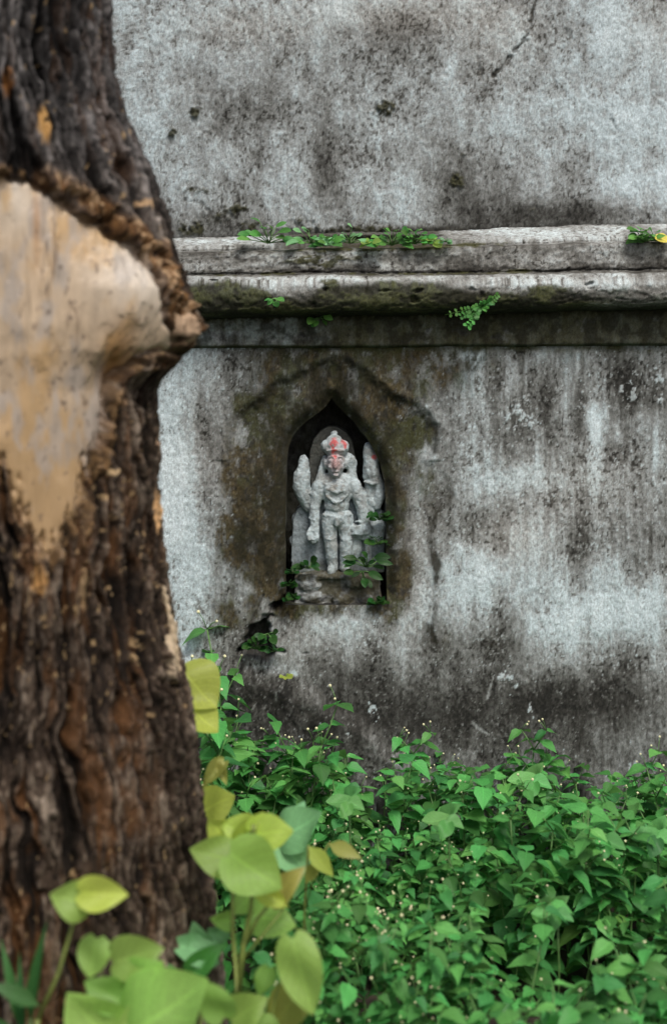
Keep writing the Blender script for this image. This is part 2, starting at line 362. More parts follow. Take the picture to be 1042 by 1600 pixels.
def upper_wall(P, R, R0):
    n_s = fbm(P / 12, R / 70, octv=4, seed=31); n_m = fbm(P / 50, R / 60, octv=5, seed=32)
    n_f = fbm(P / 4.5, R / 6.5, octv=3, seed=33, gain=.7); n_x = fbm(P / 170, R / 150, octv=3, seed=34)
    v = 0.695 + 0.05 * n_s + 0.10 * n_m + 0.10 * n_f + 0.07 * n_x + 0.06 * fbm(P / 16, R / 20, octv=3, seed=38)
    v += blobs(P, R, [
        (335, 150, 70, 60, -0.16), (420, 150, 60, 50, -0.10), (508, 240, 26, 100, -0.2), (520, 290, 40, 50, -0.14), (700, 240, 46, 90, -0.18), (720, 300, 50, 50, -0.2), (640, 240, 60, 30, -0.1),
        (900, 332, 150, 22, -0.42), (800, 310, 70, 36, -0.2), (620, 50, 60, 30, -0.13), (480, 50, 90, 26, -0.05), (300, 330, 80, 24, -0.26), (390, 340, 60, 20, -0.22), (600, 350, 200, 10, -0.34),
        (340, 250, 40, 60, -0.06), (900, 190, 110, 80, 0.12), (230, 240, 36, 60, 0.10), (250, 60, 60, 60, 0.08), (940, 60, 90, 60, 0.07), (590, 210, 60, 60, 0.07), (860, 270, 40, 26, -0.1), (960, 250, 60, 30, -0.06)])
    v -= 0.32 * sstep(0.45, 1.15, fbm(P / 3.4, R / 5.0, octv=3, seed=35) - 0.4 * n_m)
    v += 0.18 * sstep(0.85, 1.4, fbm(P / 3.2, R / 5.0, octv=3, seed=36))
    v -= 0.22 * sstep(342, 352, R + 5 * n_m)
    c = ramp(v, STOPS)
    pk = blobs(P, R, [(640, 20, 160, 40, 0.8), (380, 40, 120, 40, 0.6), (780, 60, 60, 60, 0.5), (1030, 40, 60, 60, 0.5)])
    c = c * (1 + np.stack([0.06 * pk, -0.03 * pk, -0.09 * pk], -1))
    rel = 0.004 * n_x + 0.0018 * n_m + 0.001 * n_f
    for ln, w, dp in (([(838, -30), (829, 40), (826, 52), (800, 86), (772, 118)], 2.6, 1.0), ([(744, 84), (748, 104), (753, 122)], 1.8, 0.6), ([(775, 118), (783, 128)], 1.4, 0.6),
                  ([(885, 46), (892, 58)], 3, 0.6), ([(955, 186), (960, 198)], 3, 0.6), ([(700, 300), (690, 340)], 1.5, 0.4), ([(290, 294), (318, 300), (330, 316)], 2.6, 0.6), ([(858, 118), (866, 124)], 3, 0.5), ([(790, 96), (802, 104)], 5, 0.3)):
        s = line_dist(P, R, ln) + 1.5 * n_f + 2.2 * fbm(P / 11, R / 11, octv=3, seed=39); k = sstep(w + 1.6, 0.2 * w, np.abs(s)) * dp * np.clip(0.95 + 0.7 * fbm(P / 18, R / 18, octv=2, seed=40), 0.1, 1)
        rel -= 0.005 * k; c = mixc(c, (0.03, 0.027, 0.02), 0.92 * k)
    mo = blobs(P, R0, [(308, 176, 11, 10, 1.35), (268, 207, 9, 9, 1.3), (312, 214, 8, 6, 0.7), (600, 168, 17, 13, 1.5), (713, 284, 12, 16, 1.2), (725, 242, 7, 5, 0.6), (290, 296, 26, 7, 0.8), (330, 300, 20, 8, 0.5),
                      (368, 326, 22, 10, 1.0), (345, 340, 16, 8, 0.7), (300, 356, 26, 14, 1.1), (395, 352, 20, 12, 0.9), (835, 326, 12, 9, 0.5), (560, 358, 150, 7, 0.9), (598, 334, 10, 7, 0.5), (475, 345, 30, 8, 0.6)])
    mo = sstep(0.2, 0.95, mo * (0.75 + 0.65 * fbm(P / 7, R / 7, octv=4, seed=37)))
    c = mixc(c, (0.03, 0.03, 0.011), mo * 0.93)
    rel += 0.006 * mo * (0.7 + 0.8 * n_f)
    return c, rel

def span(a, b, step):
    n = max(2, int(round((b - a) / step)) + 1); return np.linspace(a, b, n)
PX = np.concatenate([[-2600, -1900, -1300, -850, -550], span(-350, 225, 4.5), span(227, 1068, 1.9), span(1072, 1180, 6), [1300, 1500, 1900, 2400, 3200]])

wall = empty('temple_wall', (0, 0, 0), 'old lime-plastered stone wall with a projecting ledge and an arched niche, streaked with dark stains', 'wall')

def build_lower():
    RW = np.concatenate([span(538, 1230, 1.9), span(1236, 1365, 8)])
    P, R = np.meshgrid(PX, RW)
    s = poly_sdf(P, R, NICHE)
    near = np.abs(s) < 1.6
    e = 0.5
    gx = (poly_sdf(P[near] + e, R[near], NICHE) - poly_sdf(P[near] - e, R[near], NICHE)) / (2 * e)
    gy = (poly_sdf(P[near], R[near] + e, NICHE) - poly_sdf(P[near], R[near] - e, NICHE)) / (2 * e)
    P[near] -= s[near] * gx; R[near] -= s[near] * gy
    s2 = poly_sdf(P, R, NICHE)
    c, rel = lower_wall(P, R)
    k = CAM_D / FPX
    co = np.stack([(P - CX) * k, -rel, CAM_Z - (R - HZ) * k], -1).reshape(-1, 3)
    q = grid_quads(*P.shape)[:, ::-1]
    ins = (s2.ravel()[q] < 0.35).all(1)
    me = mesh_np('lower_wall', co, q[~ins], c.reshape(-1, 3))
    link('lower_wall', me, M_PLASTER, wall)
build_lower()

def build_upper():
    RW = np.concatenate([[-1400, -1100, -800, -560, -380, -300], span(-240, -54, 4), span(-50, 385, 1.9)])
    P, R = np.meshgrid(PX, RW)
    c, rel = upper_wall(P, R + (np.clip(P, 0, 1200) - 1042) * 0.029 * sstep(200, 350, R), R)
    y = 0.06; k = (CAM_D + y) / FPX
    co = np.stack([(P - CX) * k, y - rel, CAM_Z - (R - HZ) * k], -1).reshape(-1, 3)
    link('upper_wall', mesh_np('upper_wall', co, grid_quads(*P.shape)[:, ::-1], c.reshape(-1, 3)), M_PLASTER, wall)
build_upper()

def sweep(name, prof, step, colfun):
    """prof: (row at the left, row at the right, y); rounded by dense resampling"""
    pr = np.array(prof, float)
    seg = np.hypot(np.diff(pr[:, 1]), np.diff(pr[:, 2]) / 0.0016); t = np.concatenate([[0], np.cumsum(seg)])
    tt = span(0, t[-1], step)
    rl, rr, yy = (np.interp(tt, t, pr[:, i]) for i in range(3))
    ker = np.array([1, 2, 1]) / 4
    for _ in range(2):
        for a in (rl, rr, yy): a[1:-1] = np.convolve(a, ker, 'valid')
    P, T = np.meshgrid(PX, tt); _, RL = np.meshgrid(PX, rl); _, RR = np.meshgrid(PX, rr); _, Y = np.meshgrid(PX, yy)
    f = (np.clip(P, -300, 1300) - 280) / 762
    R = RL * (1 - f) + RR * f
    Rn = RR
    c, rel, dr = colfun(P, Rn, Y)
    Y = Y - rel
    k = (CAM_D + Y) / FPX
    co = np.stack([(P - CX) * CAM_D / FPX, Y, CAM_Z - (R + dr - HZ) * k], -1).reshape(-1, 3)
    return link(name, mesh_np(name, co, grid_quads(*P.shape)[:, ::-1], c.reshape(-1, 3)), M_PLASTER, wall)

def ledge_col(P, R, Y):
    n_m = fbm(P / 30, R / 18 + Y * 40, octv=5, seed=41); n_f = fbm(P / 6, R / 6 + Y * 200, octv=4, seed=42); n_x = fbm(P / 150, R / 60, octv=3, seed=43)
    n_h = fbm(P / 45, R / 9, octv=3, seed=49)
    v = 0.53 + 0.14 * n_m + 0.11 * n_f + 0.08 * n_h - 0.36 * sstep(0.45, 1.1, fbm(P / 4, R / 4 + Y * 300, octv=3, seed=44) + 0.35 * n_m)
    v += np.interp(R, [350, 356, 372, 378, 384, 408, 420, 425, 428, 446, 458], [0.1, 0.16, 0.06, -0.2, 0.02, -0.02, -0.2, -0.2, 0.14, 0.2, -0.03])  # lit tops of fillet and roll, shaded grooves between, painted by row
    v += blobs(P, R, [(430, 408, 60, 12, 0.08), (860, 365, 130, 10, 0.1), (620, 408, 60, 14, 0.05), (900, 410, 160, 14, -0.08), (700, 405, 90, 14, -0.03)])
    c = ramp(v, STOPS)
    c = c * np.array([1.03, 0.99, 0.955])
    # growth and painted shade: olive and black under the roll, moss dots on the band
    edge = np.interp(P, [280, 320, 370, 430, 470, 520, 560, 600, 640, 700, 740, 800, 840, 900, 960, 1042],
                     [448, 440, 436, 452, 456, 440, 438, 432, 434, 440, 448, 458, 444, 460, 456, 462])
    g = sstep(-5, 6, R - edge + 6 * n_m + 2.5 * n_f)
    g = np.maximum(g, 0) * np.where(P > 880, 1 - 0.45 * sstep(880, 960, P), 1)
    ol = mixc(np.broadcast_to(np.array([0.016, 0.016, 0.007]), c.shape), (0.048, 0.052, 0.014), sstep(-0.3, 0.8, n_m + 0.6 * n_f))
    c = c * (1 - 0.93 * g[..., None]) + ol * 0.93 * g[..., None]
    c = mixc(c, (0.014, 0.013, 0.008), sstep(474, 484, R) * 0.8)  # gap shadow at the foot of the roll, painted near black
    m2 = blobs(P, R, [(480, 398, 46, 8, 0.9), (505, 404, 30, 14, 0.9), (560, 395, 50, 7, 0.6), (515, 438, 16, 10, 1.1), (345, 424, 40, 4, 0.7), (460, 422, 30, 4, 0.6), (560, 424, 30, 4, 0.6), (660, 423, 60, 4, 0.8), (640, 436, 30, 6, 0.5),
                      (560, 378, 130, 6, 1.0), (300, 386, 20, 4, 0.5), (810, 422, 36, 4, 0.8), (770, 372, 60, 5, 0.3), (1000, 376, 40, 4, 0.6), (860, 438, 26, 5, 0.3)]) + 0.75 * (np.exp(-((R - 422) / 4) ** 2) + np.exp(-((R - 376) / 4) ** 2)) * sstep(-0.2, 0.9, fbm(P / 60, R / 30, octv=4, seed=57))
    m2 = sstep(0.3, 0.8, m2 * (0.8 + 0.6 * fbm(P / 10, R / 6, octv=4, seed=45)))
    c = mixc(c, (0.05, 0.05, 0.015), m2 * 0.85)
    rel = 0.004 * n_x * sstep(425, 440, R) + 0.0022 * n_m + 0.002 * n_f + 0.003 * m2 - 0.014 * sstep(0.75, 1.3, fbm(P / 34, R / 16, octv=3, seed=48)) * sstep(426, 434, R)
    dr = 1.6 * fbm(P / 120, R / 400, octv=4, seed=46) + 0.7 * fbm(P / 24, R / 20, octv=3, seed=47) + 2.5 * n_x * sstep(424, 430, R) * sstep(486, 470, R)
    # the mortar fillet is broken away in the middle, leaving a bed for weeds
    br = sstep(428, 446, P + 5 * n_m) * sstep(700, 676, P + 5 * n_m) * sstep(378, 374, R)
    rel = rel - 0.045 * br * sstep(352, 366, R)
    c = mixc(c, (0.035, 0.03, 0.018), br * 0.85)
    return c, rel, dr
LEDGE = [(369, 346, 0.075), (374, 351, 0.05), (384, 368, -0.005), (391, 374, -0.014), (392.5, 375.5, -0.010), (394, 377, -0.04), (397, 380, -0.05), (412, 401, -0.052), (426, 419, -0.054),
         (429, 422, -0.046), (430.5, 424, -0.058), (433, 427, -0.08), (438, 434, -0.092), (446, 443, -0.100), (458, 454, -0.102), (474, 466, -0.098), (486, 474, -0.086), (493, 479, -0.068), (497, 482, -0.04), (499, 484, -0.01)]
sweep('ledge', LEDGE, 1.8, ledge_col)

def band_col(P, R, Y):
    n_m = fbm(P / 30, R / 26, octv=5, seed=51); n_f = fbm(P / 6, R / 7, octv=4, seed=52); n_s = fbm(P / 10, R / 90, octv=3, seed=53)
    v = 0.56 + 0.16 * n_m + 0.12 * n_f + 0.16 * n_s
    v += blobs(P, R, [(350, 515, 70, 26, 0.12), (450, 516, 9, 30, 0.25), (430, 516, 6, 30, 0.12), (600, 516, 60, 20, -0.06), (1000, 525, 60, 16, 0.06)])
    c = ramp(v, STOPS)
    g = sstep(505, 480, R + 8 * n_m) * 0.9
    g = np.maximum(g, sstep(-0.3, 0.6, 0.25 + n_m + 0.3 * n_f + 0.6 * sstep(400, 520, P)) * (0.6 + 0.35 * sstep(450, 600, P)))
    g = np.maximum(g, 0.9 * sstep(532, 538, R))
    c = mixc(c, (0.048, 0.046, 0.016), np.clip(g, 0, 0.88)); c = mixc(c, (0.018, 0.017, 0.009), sstep(-0.1, 0.8, fbm(P / 18, R / 22, octv=5, seed=56) + 0.3 * sstep(420, 560, P)) * 0.75); c = mixc(c, (0.014, 0.013, 0.008), sstep(492, 480, R + 5 * n_f) * 0.8)  # top edge also blackened as the shadow gap below the roll
    return c, 0.002 * n_m + 0.001 * n_f, 0.8 * fbm(P / 140, R / 300, octv=3, seed=54)
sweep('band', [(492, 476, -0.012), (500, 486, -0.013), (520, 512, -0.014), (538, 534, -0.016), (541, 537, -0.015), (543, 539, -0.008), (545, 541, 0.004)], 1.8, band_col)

def build_niche():
    pts = []
    for (a, b) in zip(NICHE, NICHE[1:] + NICHE[:1]):
        n = max(1, int(math.hypot(b[0] - a[0], b[1] - a[1]) / 4))
        for i in range(n): pts.append((a[0] + (b[0] - a[0]) * i / n, a[1] + (b[1] - a[1]) * i / n))
    pts = np.array(pts); n = len(pts); K = 26
    k = CAM_D / FPX
    base_x = (pts[:, 0] - CX) * k; base_z = CAM_Z - (pts[:, 1] - HZ) * k
    cxm, czm = base_x.mean(), base_z.mean()
    y0 = -lower_wall(pts[:, 0], pts[:, 1])[1]
    co = np.zeros((K, n, 3)); ps = np.zeros((K, n)); rs = np.zeros((K, n))
    for i in range(K):
        t = i / (K - 1)
        y = y0 + (0.2 - y0) * t
        nn = fbm(base_x * 14, base_z * 14, y * 14, octv=4, seed=61)
        sc = 1 + 0.02 * t + 0.035 * nn * sstep(0.02, 0.2, t)
        up = base_z > CAM_Z - (940 - HZ) * k
        co[i, :, 0] = cxm + (base_x - cxm) * sc
        co[i, :, 2] = np.where(up, czm + (base_z - czm) * sc, base_z + 0.003 * nn)
        co[i, :, 1] = y
        ps[i] = pts[:, 0]; rs[i] = pts[:, 1] + y * 600
    nf = fbm(ps / 8, rs / 9, octv=4, seed=62); nm = fbm(ps / 30, rs / 30, octv=4, seed=63)
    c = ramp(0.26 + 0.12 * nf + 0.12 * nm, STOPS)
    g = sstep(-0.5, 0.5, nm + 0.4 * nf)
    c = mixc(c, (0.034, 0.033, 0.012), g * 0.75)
    q = grid_quads(K, n, wrap=True)[:, ::-1]
    link('niche_reveal', mesh_np('niche_reveal', co.reshape(-1, 3), q, c.reshape(-1, 3)), M_PLASTER, wall)
    P, R = np.meshgrid(span(425, 630, 3), span(600, 965, 3))
    nf = fbm(P / 8, R / 9, octv=4, seed=64); nm = fbm(P / 30, R / 40, octv=4, seed=65)
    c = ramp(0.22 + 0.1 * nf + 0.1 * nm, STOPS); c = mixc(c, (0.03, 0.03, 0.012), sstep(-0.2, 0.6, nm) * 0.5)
    y = 0.195 - 0.006 * nm - 0.002 * nf
    co = np.stack([(P - CX) * k * 1.02, y, CAM_Z - (R - HZ) * k], -1).reshape(-1, 3)
    link('niche_back', mesh_np('niche_back', co, grid_quads(*P.shape)[:, ::-1], c.reshape(-1, 3)), M_PLASTER, wall)
build_niche()

# ------------------------------------------------------------------ the carved figure
def build_statue():
    root = empty('stone_statue', W(525, 940, CAM_D + 0.1), 'weathered grey stone four-armed figure with red powder on its face, standing in the niche', 'statue')
    D0 = CAM_D + 0.085
    S = D0 / FPX
    o0 = W(525, 940, D0)
    def pt(px, row, dep=0.0):        # dep: pixels towards the viewer
        p = W(px, row, D0); return Vector((p.x, p.y - dep * S, p.z))
    def remeshed(bm, voxel, smooth_it, name, noise):
        me = bpy.data.meshes.new(name); bm.to_mesh(me); bm.free()
        ob = bpy.data.objects.new(name, me); COL.objects.link(ob)
        m = ob.modifiers.new('r', 'REMESH'); m.mode = 'VOXEL'; m.voxel_size = voxel; m.use_smooth_shade = True
        s = ob.modifiers.new('s', 'SMOOTH'); s.factor = 0.5; s.iterations = smooth_it
        dg = bpy.context.evaluated_depsgraph_get(); dg.update()
        out = bpy.data.meshes.new_from_object(ob.evaluated_get(dg))
        bpy.data.objects.remove(ob); bpy.data.meshes.remove(me); out.name = name
        n = len(out.vertices); co = np.zeros(n * 3, np.float32); out.vertices.foreach_get('co', co); co = co.reshape(-1, 3).astype(float)
        no = np.zeros(n * 3, np.float32); out.vertices.foreach_get('normal', no); no = no.reshape(-1, 3)
        d = fbm(co[:, 0] * 60, co[:, 1] * 60, co[:, 2] * 60, octv=3, seed=71) * noise + fbm(co[:, 0] * 230, co[:, 1] * 230, co[:, 2] * 230, octv=2, seed=72) * noise * 0.5
        co += no * d[:, None]; out.vertices.foreach_set('co', co.astype(np.float32).ravel()); out.update()
        for p in out.polygons: p.use_smooth = True
        return out, co
    def cap(bm, a, b, ra, rb, seg=12):
        d = b - a; L = d.length
        if L < 1e-6: return
        q = d.to_track_quat('Z', 'Y'); rings = []
        prof = [(-ra * math.cos(t), ra * math.sin(t)) for t in (0.25, 0.8, 1.3)] + [(L * f, ra + (rb - ra) * f) for f in (0.0, 0.33, 0.66, 1.0)] + [(L + rb * math.sin(t), rb * math.cos(t)) for t in (0.3, 0.8, 1.3)]
        for h, r in prof:
            rings.append([bm.verts.new(a + q @ Vector((r * math.cos(2 * math.pi * i / seg), r * math.sin(2 * math.pi * i / seg), h))) for i in range(seg)])
        for r0, r1 in zip(rings[:-1], rings[1:]):
            for i in range(seg): bm.faces.new((r0[i], r0[(i + 1) % seg], r1[(i + 1) % seg], r1[i]))
        bm.faces.new(rings[0][::-1]); bm.faces.new(rings[-1])
    def chain(bm, lst):              # (px,row,dep,radius px)
        g = 1.22 if lst[0][3] > 4 else 1.0
        for a, b in zip(lst[:-1], lst[1:]): cap(bm, pt(*a[:3]), pt(*b[:3]), a[3] * S * g, b[3] * S * g)
    def ell(bm, px, row, dep, rx, ry, rz):
        r = bmesh.ops.create_uvsphere(bm, u_segments=16, v_segments=10, radius=1)
        bmesh.ops.scale(bm, vec=Vector((rx * S, rz * S, ry * S)), verts=r['verts'])
        bmesh.ops.translate(bm, vec=pt(px, row, dep), verts=r['verts'])
    def prism(bm, poly, d0, d1):
        f = [bm.verts.new(pt(x, y, d1)) for x, y in poly]; b = [bm.verts.new(pt(x, y, d0)) for x, y in poly]
        bm.faces.new(f); bm.faces.new(b[::-1])
        for i in range(len(poly)):
            j = (i + 1) % len(poly); bm.faces.new((f[j], f[i], b[i], b[j]))
    # --- figure
    bm = bmesh.new()
    # torso
    ell(bm, 526, 766, 16, 25, 25, 15); ell(bm, 526, 786, 16, 20, 16, 14); ell(bm, 527, 806, 16, 25, 16, 14)
    ell(bm, 516, 762, 24, 10, 11, 8); ell(bm, 537, 762, 24, 10, 11, 8); ell(bm, 526, 787, 26, 9, 9, 5)
    chain(bm, [(500, 756, 14, 9), (526, 752, 13, 11), (553, 755, 14, 9)])
    chain(bm, [(508, 748, 14, 7), (524, 742, 14, 9), (544, 748, 14, 7)])
    chain(bm, [(510, 770, 29, 2.2), (520, 779, 31, 2.6), (526, 781, 31, 3), (532, 779, 31, 2.6), (542, 769, 28, 2.2)])   # garland
    chain(bm, [(508, 752, 25, 2.2), (517, 762, 31, 2.2), (526, 766, 31, 2.6), (536, 762, 31, 2.2), (545, 752, 25, 2.2)])
    chain(bm, [(505, 800, 24, 2), (526, 804, 29, 2.2), (548, 800, 24, 2)])                                           # belt
    chain(bm, [(526, 805, 30, 3), (526, 816, 29, 3)])
    # legs
    chain(bm, [(515, 810, 15, 10.5), (515, 830, 15, 9.6), (517, 848, 16, 8.6), (518, 866, 15, 8), (520, 880, 14, 6.5)])
    chain(bm, [(540, 810, 15, 10.5), (541, 830, 15, 9.8), (541, 848, 16, 9), (540, 866, 15, 8.4), (539, 880, 14, 6.8)])
    chain(bm, [(520, 884, 14, 6.5), (517, 889, 27, 5)]); chain(bm, [(538, 884, 14, 6.5), (542, 889, 27, 5)])
    chain(bm, [(508, 836, 24, 1.4), (516, 839, 27, 1.4), (524, 836, 24, 1.4)]); chain(bm, [(532, 838, 24, 1.4), (540, 841, 27, 1.4), (549, 838, 24, 1.4)])
    # head, crown, hair
    ell(bm, 524, 722, 20, 15, 20, 16); ell(bm, 524, 735, 22, 10, 9, 11)
    ell(bm, 524, 704, 17, 17, 8, 15)
    ell(bm, 523, 693, 18, 18, 11, 14); ell(bm, 510, 695, 19, 9, 10, 10); ell(bm, 537, 696, 19, 9, 10, 10); ell(bm, 523, 692, 24, 13, 11, 9)
    ell(bm, 522, 684, 15, 12, 7, 9); ell(bm, 522, 676, 10, 6, 5, 6)
    chain(bm, [(511, 701, 29, 2), (524, 699, 33, 2.4), (537, 701, 29, 2)])
    chain(bm, [(524, 714, 34, 2.4), (524, 725, 38, 3.2)]); ell(bm, 524, 732, 33, 6, 2.2, 3.5); ell(bm, 524, 738, 32, 5, 3, 4)
    ell(bm, 518, 716, 31, 5, 3.2, 4); ell(bm, 530, 716, 31, 5, 3.2, 4)
    chain(bm, [(513, 711, 31, 1.6), (519, 709, 34, 1.8), (523, 712, 34, 1.5)]); chain(bm, [(525, 712, 34, 1.5), (530, 709, 34, 1.8), (535, 711, 31, 1.6)])
    ell(bm, 516, 726, 30, 4, 4, 4); ell(bm, 532, 726, 30, 4, 4, 4)
    ell(bm, 509, 722, 18, 4, 9, 6); ell(bm, 541, 722, 18, 4, 9, 6)
    chain(bm, [(508, 716, 10, 5), (503, 735, 10, 5), (500, 748, 12, 6)]); chain(bm, [(543, 712, 10, 6), (549, 722, 10, 7), (549, 738, 11, 6), (552, 750, 12, 6)])
    ell(bm, 549, 717, 14, 6, 7, 6)
    # viewer's left front arm, hand with a round boss
    chain(bm, [(499, 757, 15, 9.5), (494, 776, 16, 8), (491, 794, 17, 7.2), (491, 812, 20, 6), (492, 828, 22, 6)])
    chain(bm, [(486, 768, 20, 2), (495, 771, 24, 2.2), (503, 769, 20, 2)]); chain(bm, [(484, 806, 22, 2), (491, 809, 26, 2.2), (498, 806, 22, 2)])
    for i, (dx, ln) in enumerate(((-6, 11), (-2, 14), (2, 14), (6, 11))):
        chain(bm, [(491 + dx * 0.8, 829, 26, 2.4), (490 + dx, 829 + ln * 0.6, 29, 2.3), (491 + dx * 0.9, 829 + ln, 27, 2.0)])
    chain(bm, [(484, 822, 25, 2.6), (481, 830, 29, 2.4), (484, 838, 30, 2)])
    ell(bm, 490, 834, 17, 10, 13, 9)
    # viewer's left rear arm, raised with a shell
    chain(bm, [(499, 762, 7, 9), (488, 778, 8, 8.5), (480, 788, 9, 7.5)])
    chain(bm, [(481, 790, 9, 7), (476, 776, 11, 9.5), (471, 758, 12, 11.5), (472, 742, 12, 11), (475, 730, 12, 8), (475, 719, 12, 6.5), (474, 714, 12, 4)])
    chain(bm, [(464, 750, 20, 2.2), (472, 754, 23, 2.4), (481, 751, 20, 2.2)]); chain(bm, [(466, 733, 18, 2.4), (475, 738, 21, 2.4), (483, 736, 17, 2.2)])
    chain(bm, [(468, 726, 17, 2), (474, 729, 20, 2.2), (481, 728, 16, 2)])
    # viewer's right front arm bent to the hip
    chain(bm, [(553, 757, 15, 9), (560, 776, 16, 8), (566, 794, 17, 7.5), (568, 812, 18, 7)])
    chain(bm, [(549, 770, 21, 2), (558, 772, 25, 2.2), (566, 769, 20, 2)])
    chain(bm, [(569, 806, 16, 7), (569, 824, 18, 8), (560, 826, 19, 8), (554, 824, 20, 7)])
    chain(bm, [(558, 834, 14, 6), (572, 836, 12, 6)])
    for dy in (-6, -2, 2, 6): chain(bm, [(562, 824 + dy, 26, 2.3), (555, 824 + dy * 0.9, 27, 2.2), (549, 825 + dy * 0.8, 25, 2)])
    chain(bm, [(566, 814, 24, 2.6), (560, 810, 26, 2.3), (555, 811, 25, 2)])
    # viewer's right rear arm, raised with a carved emblem
    chain(bm, [(553, 762, 7, 8), (568, 772, 8, 7), (586, 786, 9, 7)])
    chain(bm, [(588, 788, 9, 6.5), (592, 772, 10, 8), (592, 757, 10, 7.5), (582, 744, 11, 9.5)])
    ell(bm, 581, 742, 12, 15, 11, 10)
    chain(bm, [(580, 736, 12, 11), (579, 722, 12, 10), (576, 704, 12, 8), (575, 696, 11, 6)]); ell(bm, 586, 712, 13, 8, 9, 7); ell(bm, 573, 698, 13, 6, 7, 6)
    chain(bm, [(577, 756, 10, 6), (577, 778, 10, 5.5), (580, 800, 9, 4)])
    chain(bm, [(569, 750, 19, 2), (581, 753, 22, 2.2), (594, 750, 17, 2)]); chain(bm, [(570, 727, 19, 2), (580, 729, 22, 2), (589, 728, 18, 2)])
    # attendant fragments beside the legs, mace
    chain(bm, [(556, 838, 8, 7), (557, 858, 9, 7), (555, 868, 9, 5)]); ell(bm, 557, 846, 11, 6, 7, 6)
    chain(bm, [(574, 842, 6, 5), (575, 872, 6, 5)]); chain(bm, [(592, 822, 4, 12), (588, 838, 4, 10)])
    # back slab, behind the limbs
    prism(bm, [(455, 894), (456, 850), (458, 812), (464, 796), (476, 786), (500, 782), (552, 782), (580, 786), (596, 796), (600, 820), (601, 894)], -30, 5)
    prism(bm, [(480, 800), (486, 760), (483, 735), (484, 708), (490, 688), (500, 674), (513, 667), (528, 668), (541, 676), (550, 690), (555, 715), (558, 745), (566, 800)], -32, -5)
    for q, (ex, ey, er) in enumerate(((462, 812, 7), (458, 846, 6), (470, 880, 12), (484, 870, 10), (594, 806, 8), (588, 868, 12))): ell(bm, ex, ey, -6, er, er * 1.4, 9)
    fig, co = remeshed(bm, 0.0018, 8, 'figure', 0.0013)
    px = CX + co[:, 0] * FPX / (co[:, 1] + CAM_D); row = HZ - (co[:, 2] - CAM_Z) * FPX / (co[:, 1] + CAM_D); dep = (D0 - CAM_D - co[:, 1]) / S
    nf = fbm(px / 5, row / 5, dep / 5, octv=4, seed=73); nm = fbm(px / 22, row / 22, dep / 20, octv=4, seed=74)
    c = ramp(0.79 + 0.13 * nf + 0.15 * nm, STOPS) * np.array([0.97, 0.98, 0.98])
    c = mixc(c, (0.15, 0.135, 0.11), np.clip(sstep(0.0, 0.9, nm + 0.5 * nf) * 0.62 + 0.45 * np.exp(-((row - 770) / 18) ** 2 - ((px - 526) / 20) ** 2) * (0.6 + nf), 0, 0.8))
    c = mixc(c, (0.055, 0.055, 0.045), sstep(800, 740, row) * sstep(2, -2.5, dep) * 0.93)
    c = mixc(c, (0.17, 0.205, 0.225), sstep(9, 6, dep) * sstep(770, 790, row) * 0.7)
    c = mixc(c, (0.06, 0.06, 0.03), np.clip(sstep(868, 892, row) * (0.5 + 0.6 * nm), 0, 0.8))
    rd = np.exp(-((px - 521) / 10) ** 2 - ((row - 692) / 8) ** 2) + 0.9 * np.exp(-((px - 538) / 5) ** 2 - ((row - 694) / 9) ** 2) + 1.1 * np.exp(-((px - 522) / 5) ** 2 - ((row - 710) / 14) ** 2) + 1.4 * np.exp(-((px - 585) / 5) ** 2 - ((row - 713) / 5.5) ** 2)
    rd = sstep(0.25, 0.95, rd * (0.9 + 0.7 * nf)) * sstep(8, 12, dep)
    c = mixc(c, (0.52, 0.05, 0.045), rd * 0.85)
    c = mixc(c, (0.5, 0.2, 0.18), np.clip(np.exp(-((px - 524) / 12) ** 2 - ((row - 722) / 20) ** 2) * 0.45 * sstep(8, 14, dep) * (1 - rd), 0, 1))
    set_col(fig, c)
    fo = link('figure', fig, M_STONE, root); fo.matrix_parent_inverse = Matrix.Translation(-root.location)
    fo['label'] = 'pale grey carved body with red powder on brow and raised emblem'
    # --- pedestal
    bm = bmesh.new()
    prism(bm, [(461, 942), (462, 900), (468, 893), (500, 890), (545, 889), (575, 894), (592, 900), (596, 942)], -38, 30)
    ell(bm, 484, 908, 26, 20, 13, 14); ell(bm, 488, 926, 26, 22, 12, 14); ell(bm, 534, 930, 32, 15, 14, 12); ell(bm, 556, 904, 26, 22, 11, 14); ell(bm, 572, 930, 24, 16, 12, 14)
    chain(bm, [(463, 938, 30, 4), (530, 941, 34, 4), (594, 938, 30, 4)]); chain(bm, [(470, 896, 30, 4), (525, 894, 34, 4), (575, 897, 30, 4)])
    ped, co = remeshed(bm, 0.0026, 3, 'pedestal', 0.0022)
    px = CX + co[:, 0] * FPX / (co[:, 1] + CAM_D); row = HZ - (co[:, 2] - CAM_Z) * FPX / (co[:, 1] + CAM_D)
    nf = fbm(px / 5, row / 5, octv=4, seed=75); nm = fbm(px / 18, row / 18, octv=4, seed=76)
    c = ramp(0.46 + 0.12 * nf + 0.12 * nm + 0.12 * np.exp(-((px - 484) / 30) ** 2), STOPS)
    c = mixc(c, (0.045, 0.038, 0.014), np.clip(sstep(-0.2, 0.7, nm + 0.6 * sstep(500, 540, px)) * 0.85, 0, 0.9)); set_col(ped, c)
    po = link('pedestal', ped, M_STONE, root); po.matrix_parent_inverse = Matrix.Translation(-root.location)
build_statue()

